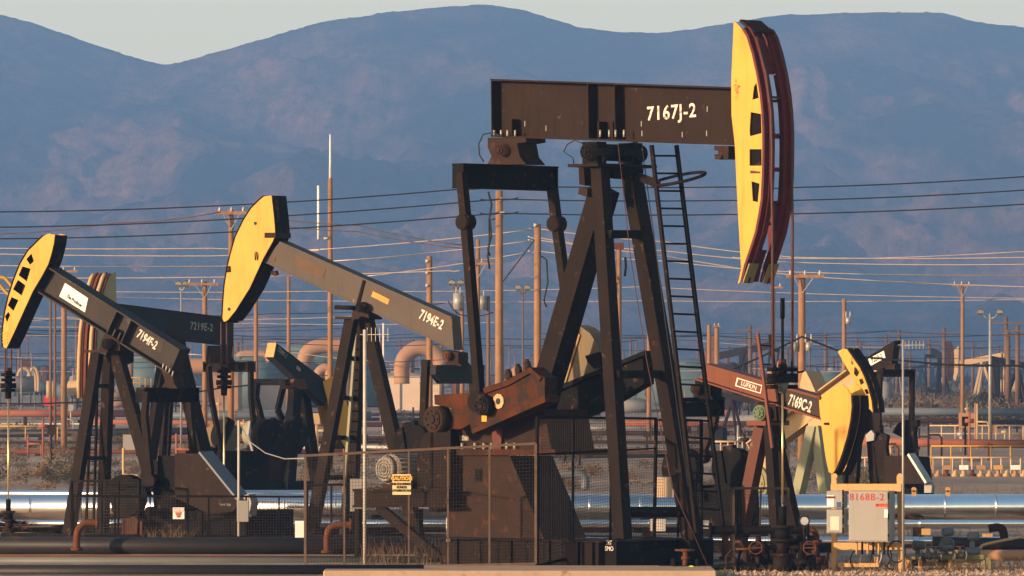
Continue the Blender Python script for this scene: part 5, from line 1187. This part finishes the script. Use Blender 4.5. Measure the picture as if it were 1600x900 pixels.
def tank(px, wpx, ytop, Y, m, label, legs=0, rail=True):
    t = W(px, ytop, Y); r = wpx*Y/F/2; e = empty('storage_tank', (t.x, Y, 0), 0, label, 'storage tank', 'storage tanks of the oil plant')
    MB().cyl((0,0,0), (0,0,t.z), r, None, 40).build('shell', m, e); MB().cyl((0,0,t.z+.004), (0,0,t.z+r*.13), r*1.01, r*.1, 40).build('roof', m, e)
    if rail:
        MB().tube([(math.cos(a)*r, math.sin(a)*r, t.z+1.1) for a in [i*math.pi/16 for i in range(32)]], .04, 5, True).build('handrail', m_gear, e)
        for i in range(16): a = i*math.pi/8; MB().bar((math.cos(a)*r, math.sin(a)*r, t.z), (math.cos(a)*r, math.sin(a)*r, t.z+1.1), .05).build('rail_post', m_gear, e)
    MB().box(-.4,.4,-r-.3,-r+.05,t.z*.2,t.z*.22+1).build('manway', m, e)
    return e
tank(500, 200, 549, 700, m_teal, 'wide teal tank behind the small black jack and the peach pipe'); tank(400, 70, 556, 690, m_teal, 'teal tank behind the black unlit beam tail'); tank(1075, 180, 572, 720, m_teal, 'wide teal tank behind the red-brown beam', rail=False)
tank(232, 70, 560, 760, m_teal, 'dark teal tank behind the leftmost jack beam'); tank(1290, 90, 585, 700, m_teal, 'teal tank behind the cream jack hood', rail=False); tank(640, 60, 580, 800, m_roof, 'grey tank above the pale building', rail=False)
tank(310, 44, 560, 520, m_peach, 'peach tank end behind the equalizer of the leftmost jack', rail=False) if 0 else None
bent([(474,600),(474,575),(480,552),(500,541),(530,540),(600,540)], 560, .72, m_peach, 'large peach pipe bending down left of the grey A-frame', n=20)
bent([(628,600),(628,572),(634,556),(650,545),(668,545),(684,556),(690,570)], 570, .75, m_peach, 'large peach elbow behind the grey beam tail', n=20, fl=(1,))
bent([(500,600),(497,585),(503,577),(513,577),(516,600)], 555, .45, m_peach, 'smaller peach pipe loop under the large one', n=16)
bent([(372,558),(380,553),(410,553),(419,558),(421,566)], 600, .35, m_peach, 'peach pipe elbow on the tank behind the small black jack', n=14)
bent([(270,578),(290,573),(328,573),(332,577)], 480, .65, m_peach, 'peach horizontal pipe left of the unlit jack equalizer', n=16)
bent([(1120,662),(1160,656),(1200,655)], 400, .30, m_galv, 'pale horizontal pipe behind the red-brown jack saddle', n=14)
for i, (x0, x1, yt) in enumerate(((28,47,576),(46,60,575),(44,56,579))):
    bent([(x0,612),(x0,590),(x0+3,yt+3),((x0+x1)/2,yt),(x1-3,yt+3),(x1,590),(x1,612)], 700+i*14, .20, m_cream, ('left','right','middle, farther')[i]+' of the white pipe loops at the far left', n=10, grp='white pipe loops')
for i, x in enumerate((76,82)):
    c = W(x, 622, 480); e = MB().cyl((0,0,0), (0,0,W(x,595,480).z-c.z), .19, None, 10).build('standpipe', m_cream, None, ('left','right')[i]+' cream standpipe on the red base', 'standpipe', 'cream standpipes'); e.location = c
e = MB().box(-.55,.55,-.4,.4,0,.75).cyl((0,0,-1.2),(0,0,0),.2,None,10).build('red_base', m_red, None, 'red box base under the two cream standpipes', 'pipe base'); e.location = W(79.5, 634, 481)
random.seed(5)
for i in range(95):                                   # small plant units along the far edge
    px = random.choice((random.uniform(0,260), random.uniform(440,1000), random.uniform(1040,1600))); Y = random.uniform(520,1300); w = random.uniform(.5,2.4); h = random.uniform(1.2,5.5)
    p = W(px, 600, Y); e = empty('process_vessel', (p.x, Y, 0), random.uniform(-.5,.5), 'small pale process vessel among the others on the hazy plain', 'vessel', 'process vessels on the hazy plain'); m = random.choice((m_cream, m_cab, m_peach, m_creamgreen, m_roof, m_teal, m_rustdark, m_gear, m_rust))
    if i % 2: MB().cyl((0,0,.5), (0,0,h), w*.4, None, 14).cyl((0,0,h), (0,0,h+w*.15), w*.4, w*.1, 14).build('vessel', m, e)
    else: MB().cyl((-w,0,h*.6), (w,0,h*.6), w*.35, None, 14).build('vessel', m, e)
    for sg in (-1, 1): MB().box(sg*w*.3-.08, sg*w*.3+.08, -.1, .1, 0, h*.5).build('support', m_gear, e)
    MB().tube([(w*.5,0,0), (w*.5,0,h*1.2), (w*.9,0,h*1.3), (w*1.1,0,0)], .08, 6).build('pipework', m, e)
def rail(x0, x1, ytop, ybot, Y, m, label, n, mid=1, r=.035):
    a, b = W(x0, ytop, Y), W(x1, ytop, Y); z0 = max(0, W(x0, ybot, Y).z); e = empty('handrail', (a.x, Y, 0), 0, label, 'handrail', 'pipe handrails'); L_ = b.x-a.x
    MB().cyl((0,0,a.z), (L_,0,a.z), r, None, 8).build('top_rail', m, e)
    if mid: MB().cyl((0,0,(a.z+z0)/2), (L_,0,(a.z+z0)/2), r*.7, None, 6).build('mid_rail', m, e)
    for i in range(n+1): MB().cyl((L_*i/n,0,z0), (L_*i/n,0,a.z), r*.9, None, 6).build('rail_post', m, e)
rail(-10, 90, 666, 688, 340, m_railyel, 'yellow handrail at the far left', 2, 0, .05); rail(1455, 1610, 697, 728, 250, m_railyel, 'yellow handrail at the right above the manifold', 5, 0, .035)
rail(1443, 1625, 715, 748, 232, m_railcream, 'long pale handrail on the manifold skid at right', 12, 0, .035); rail(1335, 1385, 715, 750, 232, m_railcream, 'short pale handrail behind the lower yellow horsehead', 6, 0, .035)
rail(1450, 1620, 665, 690, 330, m_railcream, 'pale handrail behind the pink cabinet at right', 8, 1, .04); rail(200, 236, 590, 606, 560, m_railyel, 'yellow platform railing behind the leftmost jack equalizer', 4, 1, .06)
rail(1115, 1160, 690, 745, 230, m_railcream, 'pale handrail under the small grey jack', 4, 1, .035)
pipe(-20, 646, 168, 646, 430, .26, m_pipeorange, 'rust-orange pipeline low behind the leftmost legs', supports=4, ext=2); pipe(165, 659, 640, 664, 400, .16, m_pipeorange, 'rust-orange pipe crossing behind the middle jacks', ext=1)
pipe(-20, 678, 420, 672, 350, .22, m_pipedark, 'dark pipe behind the bushes at left', supports=6, ext=2); pipe(200, 650, 560, 648, 470, .28, m_bluepipe, 'dark blue-grey pipe behind the middle jacks', ext=1)
pipe(985, 661, 1175, 663, 380, .2, m_pipeorange, 'rust pipe seen between the tall legs and the ladder', ext=1); pipe(1376, 643, 1565, 644, 420, .27, m_bluepipe, 'blue-grey pipeline in front of the brush at right', ext=3)
pipe(1380, 691, 1620, 694, 290, .20, m_pipeorange, 'rust-orange pipeline above the yellow rail at right', ext=1); pipe(1380, 656, 1620, 660, 400, .14, m_rustdark, 'dark rusty pipe under the blue-grey pipeline at right', ext=1)
pipe(850, 705, 1140, 706, 260, .06, m_rust, 'thin rusty pipe behind the mesh guard', ext=1); pipe(850, 690, 1190, 692, 290, .08, m_rustdark, 'dark thin pipe behind the mesh guard and ladder', ext=1)
bent([(866,750),(880,742),(905,742),(914,748),(914,764)], 190, .13, m_bluepipe, 'blue-grey elbow pipe seen through the mesh guard', n=14)
random.seed(31)
for k in range(16):                                   # low pipe runs at many distances
    yb = 606+k*7.2; Y = GY(yb+2)*random.uniform(.97,1.03); x0 = random.choice((-20, random.uniform(0,900))); x1 = min(1640, x0+random.uniform(350,900))
    pipe(x0, yb-1, x1, yb-1+random.uniform(-1.5,1.5), Y, random.uniform(.06,.17), random.choice((m_rust, m_rustdark, m_pipedark, m_pipeorange, m_galv, m_pipegrey)), 'low thin pipe run crossing the plain among many parallel ones', supports=5, grp='low pipe runs on the plain')
for k in range(90):                                   # risers, valve posts and marker posts
    yb = random.uniform(622,742); Y = GY(yb); px = random.uniform(0,1600); p = W(px, yb, Y); h = random.uniform(.6,2.4)
    m = random.choice((m_rust, m_rustdark, m_galv, m_cream, m_dark, m_pipeorange)); o = MB().cyl((0,0,0),(0,0,h),.05,None,8)
    if k % 3 == 0: o.tube([(0,0,h*.6),(.5,0,h*.6),(.62,0,h*.5),(.62,0,0)], .05, 8)
    if k % 3 == 1: o.box(-.16,.16,-.1,.1,h*.75,h)
    if k % 3 == 2: o.cyl((-.2,0,h*.8),(.2,0,h*.8),.1,None,10)
    e = o.build('riser_post', m, None, 'small riser or valve post standing among many on the plain', 'riser post', 'riser posts on the plain'); e.location = (p.x, Y, 0)
# manifold skids at the right
mf = empty('manifold_skid', W(1500, 760, 226), 0, 'long tan manifold skid with a row of valves at the right', 'manifold skid'); mo_ = mf.location; mo_.z = 0; mf.location = mo_
def mbx(name, a, b, m, d=.3, par=None, v=0): p, q = W(a[0],a[1],226)-mo_, W(b[0],b[1],226)-mo_; return MB().box(p.x, q.x, p.y+v, p.y+v+d, max(0,q.z), p.z).build(name, m, par or mf)
for a, b in (((1336,742),(1382,752)), ((1452,744),(1625,752)), ((1455,755),(1500,762)), ((1540,756),(1625,768))): mbx('beam', a, b, m_peach)
random.seed(2)
for k in range(13):
    x = 1452+k*13.4; s = 226/F; p = W(x, 740, 226)-mo_
    v = MB().cyl((p.x,-.1,p.z-.15), (p.x,-.1,p.z+.15), .09, .07, 10).cyl((p.x-.14,-.1,p.z-.08), (p.x+.14,-.1,p.z-.08), .08, None, 10).build('valve', random.choice((m_peach,m_rust,m_cream)), mf)
    if k % 2 == 0: MB().box(p.x-.16,p.x+.16,-.25,.05,p.z+.151,p.z+.32).build('actuator', random.choice((m_peach,m_white,m_tan)), v)
    MB().bar((p.x,.2,p.z-.3), (p.x-.35,-.3,p.z-.75), .05).build('hose', m_black, mf)
for k in range(4): mbx('leg', (1460+k*42,752.5), (1464+k*42,765), m_peach, .15)
plate(1498, 645, 1522, 668, 310, 'pink square cabinet on posts in front of the blue-grey pipeline', m_peach, 'field_cabinet', 'cabinet'); plate(1550, 664, 1558, 676, 305, 'small peach box left of the right edge machinery', m_peach, 'junction_box', 'box')
plate(1504, 627, 1511, 637, 330, 'small pale meter box on the pole standing in the brush', m_cab, 'meter_box', 'box')
for x, yb, lab in ((1500,690,'left post of the pink cabinet'),(1524,690,'right post of the pink cabinet')):
    t = W(x, 630 if x == 1524 else 668, 311); e = MB().cyl((0,0,0), (0,0,t.z), .05, None, 8).build('post', m_peach, None, lab, 'post'); e.location = (t.x, 311, 0)
plate(192, 679, 217, 703, 205, 'grey utility box between the legs of the leftmost jack', m_cab, 'utility_box', 'box')
bent([(193,700),(193,735),(196,742),(217,743)], 204, .05, m_cream, 'cream conduit bending under the grey utility box', n=8)
for i, (x, y) in enumerate(((28,560),)):
    e = MB().box(0,.9,-.02,.02,0,.7).build('flag', m_redrust, None, 'small red and white flag above the white pipe loops', 'flag'); e.location = W(33, 573, 600); MB().cyl((0,0,-6),(0,0,.9),.05,None,6).build('flagpole', m_galv, e)
bent([(-10,434),(6,434),(13,440),(20,449)], 150, .045, m_railyel, 'yellow pipe railing end at the far left edge beside the horsehead', n=8)
bent([(-10,436),(0,445),(9,456),(16,462)], 151, .04, m_railyel, 'lower yellow brace at the far left edge beside the horsehead', n=8)
# ============================================================ shrubs, brush and dry weeds
def leafmat(name, c1, c2):
    m = bpy.data.materials.new(name); m.use_nodes = True; N = m.node_tree.nodes; L = m.node_tree.links; b = N['Principled BSDF']; b.inputs['Roughness'].default_value = .9; b.inputs['Specular IOR Level'].default_value = .1
    g = N.new('ShaderNodeNewGeometry'); r = N.new('ShaderNodeValToRGB'); r.color_ramp.elements[0].color = (*c1,1); r.color_ramp.elements[1].color = (*c2,1); L.new(g.outputs['Random Per Island'], r.inputs[0]); L.new(r.outputs[0], b.inputs['Base Color']); return m
m_leafg = leafmat('sagebrush_leaves', (.035,.036,.022), (.11,.095,.055)); m_leafd = leafmat('dry_brush_twigs', (.075,.05,.032), (.18,.125,.08)); m_stem = mat('dry_stem', (.14,.09,.055), None, 5, .9)
def bush_mb(seed, n=2600, R_=1.0, lf=.034):
    rnd = random.Random(seed); o = MB(); lobes = [(rnd.uniform(-.65,.65), rnd.uniform(-.4,.4), rnd.uniform(.25,.6), rnd.uniform(.28,.5)) for _ in range(9)]
    for i in range(n):
        lx, ly, lz, lr = rnd.choice(lobes); d = Vector((rnd.gauss(0,1), rnd.gauss(0,1), rnd.gauss(0,1))).normalized()*lr*rnd.uniform(.45,1.08)
        p = Vector((lx, ly, lz))+d; p.z = abs(p.z)*.95
        a = Vector((rnd.gauss(0,1), rnd.gauss(0,1), rnd.gauss(.6,1))).normalized(); b = a.orthogonal().normalized(); s = lf*rnd.uniform(.6,1.5)
        k = len(o.v); o.v += [tuple(p-b*s*.35), tuple(p+b*s*.35), tuple(p+a*s*1.6)]; o.face([k,k+1,k+2])
    return o
bprotos = []
for i, (m, nm) in enumerate(((m_leafg,'sage'),(m_leafd,'dry'),(m_leafg,'sage'))):
    e = empty('bush', (0,-200,0)); bush_mb(40+i).build('foliage', m, e); o = MB(); rnd = random.Random(i)
    for k in range(10): o.bar((0,0,0), (rnd.uniform(-.7,.7), rnd.uniform(-.5,.5), rnd.uniform(.3,.7)), .02)
    o.build('stem', m_stem, e); bprotos.append(e)
BL = [(88,757,30,26,0,'large grey-green bush above the silver pipes at the left'),(68,745,20,18,1,'dry bush half behind the large grey-green one'),(34,712,16,14,1,'low dry bush by the yellow handrail at left'),(105,712,30,26,0,'rounded bush at the foot of the pole at left'),(120,690,20,16,1,'dry bush behind the pole at left'),(190,705,28,34,2,'tall bush between the legs of the leftmost jack'),(210,740,20,18,1,'dry bush beside the cream conduit'),(640,690,30,26,0,'bush right of the grey jack A-frame'),(610,700,16,16,1,'dry bush behind the grey jack far leg'),(668,705,18,14,2,'small bush left of the belt guard'),(1120,760,22,16,0,'bush behind the ladder foot'),(1600,690,26,20,1,'dry bush at the right edge behind the rails'),(55,700,14,10,0,'small bush left of the pole at left'),(260,722,22,14,1,'dry bush behind the belt guard of the leftmost jack'),(1420,735,16,14,1,'dry bush behind the manifold skid end'),(1520,722,18,10,0,'low bush behind the pale handrail at right')]
for i, (px, yb, wpx, hpx, kd, lab) in enumerate(BL):
    src = bprotos[kd]; Y = GY(yb); used = src.get('label')
    if used:
        o = src.copy(); COL.objects.link(o)
        for ch in list(src.children): c = ch.copy(); COL.objects.link(c); c.parent = o
    else: o = src
    s = Y/F; o.location = (W(px,0,Y).x, Y, 0); o.scale = (wpx*s, wpx*s, hpx*s*1.1); o.rotation_euler = (0,0,i*1.3); tag(o, lab, 'bush', 'bushes on the dusty ground')
rnd = random.Random(77)
def scatter(name, spots, m, n, lf):
    o = MB(); base = [bush_mb(60+i, n, 1, lf) for i in range(4)]
    for (X, Y, s, h) in spots:
        b = rnd.choice(base); k = len(o.v); a = rnd.uniform(0,6.28); ca, sa = math.cos(a), math.sin(a)
        o.v += [(X+(x*ca-y*sa)*s, Y+(x*sa+y*ca)*s, z*h) for x, y, z in b.v]; o.f += [[k+i for i in f] for f in b.f]; o.m += b.m; o.s += b.s
    o.build(name, m, None, kind='stuff')
sp = []
for i in range(620):
    yb = rnd.triangular(606, 676, 630); Y = GY(yb); px = rnd.uniform(1395, 1640); sp.append((W(px,0,Y).x, Y, rnd.uniform(1.0,2.2), rnd.uniform(1.0,2.1)))
scatter('brush', sp[:310], m_leafd, 170, .13); scatter('brush', sp[310:], m_leafg, 170, .13)
sp = []
for i in range(420):
    yb = 600+rnd.random()**.7*170; Y = GY(yb); px = rnd.uniform(-40, 1420); sp.append((W(px,0,Y).x, Y, rnd.uniform(.4,1.1)*(.6+Y/700), rnd.uniform(.3,.8)*(.6+Y/700)))
scatter('brush', sp[:210], m_leafd, 150, .10); scatter('brush', sp[210:], m_leafg, 150, .10)
# distant dark tree belt on the plain's edge
sp = [(rnd.uniform(-260,260)*(Y_/1500), Y_, rnd.uniform(3,7), rnd.uniform(3,6.5)) for Y_ in [rnd.uniform(1300,2500) for _ in range(260)]]
scatter('tree_belt', sp, leafmat('far_tree_leaves', (.025,.03,.02), (.06,.06,.04)), 50, .35)
# weeds in the foreground
def weeds(name, x0, x1, Y0, Y1, n, h, m):
    o = MB()
    for i in range(n):
        Y = rnd.uniform(Y0, Y1); X = W(rnd.uniform(x0, x1), 0, Y).x; p = Vector((X, Y, 0)); hh = h*rnd.uniform(.3,1.1)
        q = p+Vector((rnd.gauss(0,.3)*hh, rnd.gauss(0,.3)*hh, hh)); s = Vector((rnd.gauss(0,1), rnd.gauss(0,1), 0)).normalized()*.008
        k = len(o.v); o.v += [tuple(p-s), tuple(p+s), tuple(q)]; o.face([k,k+1,k+2])
        for b in range(2):
            r_ = p+(q-p)*rnd.uniform(.3,.8); t = r_+Vector((rnd.gauss(0,.1), rnd.gauss(0,.1), abs(rnd.gauss(.08,.06))))
            k = len(o.v); o.v += [tuple(r_-s*.6), tuple(r_+s*.6), tuple(t)]; o.face([k,k+1,k+2])
    o.build(name, m, None, kind='stuff')
weeds('dry_weeds', 560, 700, 119, 127, 260, .5, m_stem); weeds('dry_weeds', 1290, 1620, 116, 121, 500, .22, m_stem); weeds('dry_weeds', 225, 300, 131, 134, 160, .55, m_leafd)
weeds('dry_weeds', -20, 1620, 130, 200, 2600, .4, m_leafd); weeds('dry_weeds', 1100, 1620, 114.6, 117, 250, .12, m_stem)
# gravel and oily debris on the ground in front of the wells
o = MB()
for i in range(1800):
    Y = rnd.uniform(114.6, 120); X = W(rnd.uniform(1105,1640), 0, Y).x; r_ = rnd.uniform(.015,.06)
    k = len(o.v); a = rnd.random()*6
    o.v += [(X+math.cos(a+j*1.57)*r_, Y+math.sin(a+j*1.57)*r_, 0) for j in range(4)]+[(X+rnd.uniform(-.3,.3)*r_, Y, r_*rnd.uniform(.5,1.1))]
    for j in range(4): o.face([k+j, k+(j+1)%4, k+4])
o.build('gravel', m_conc, None, kind='stuff')
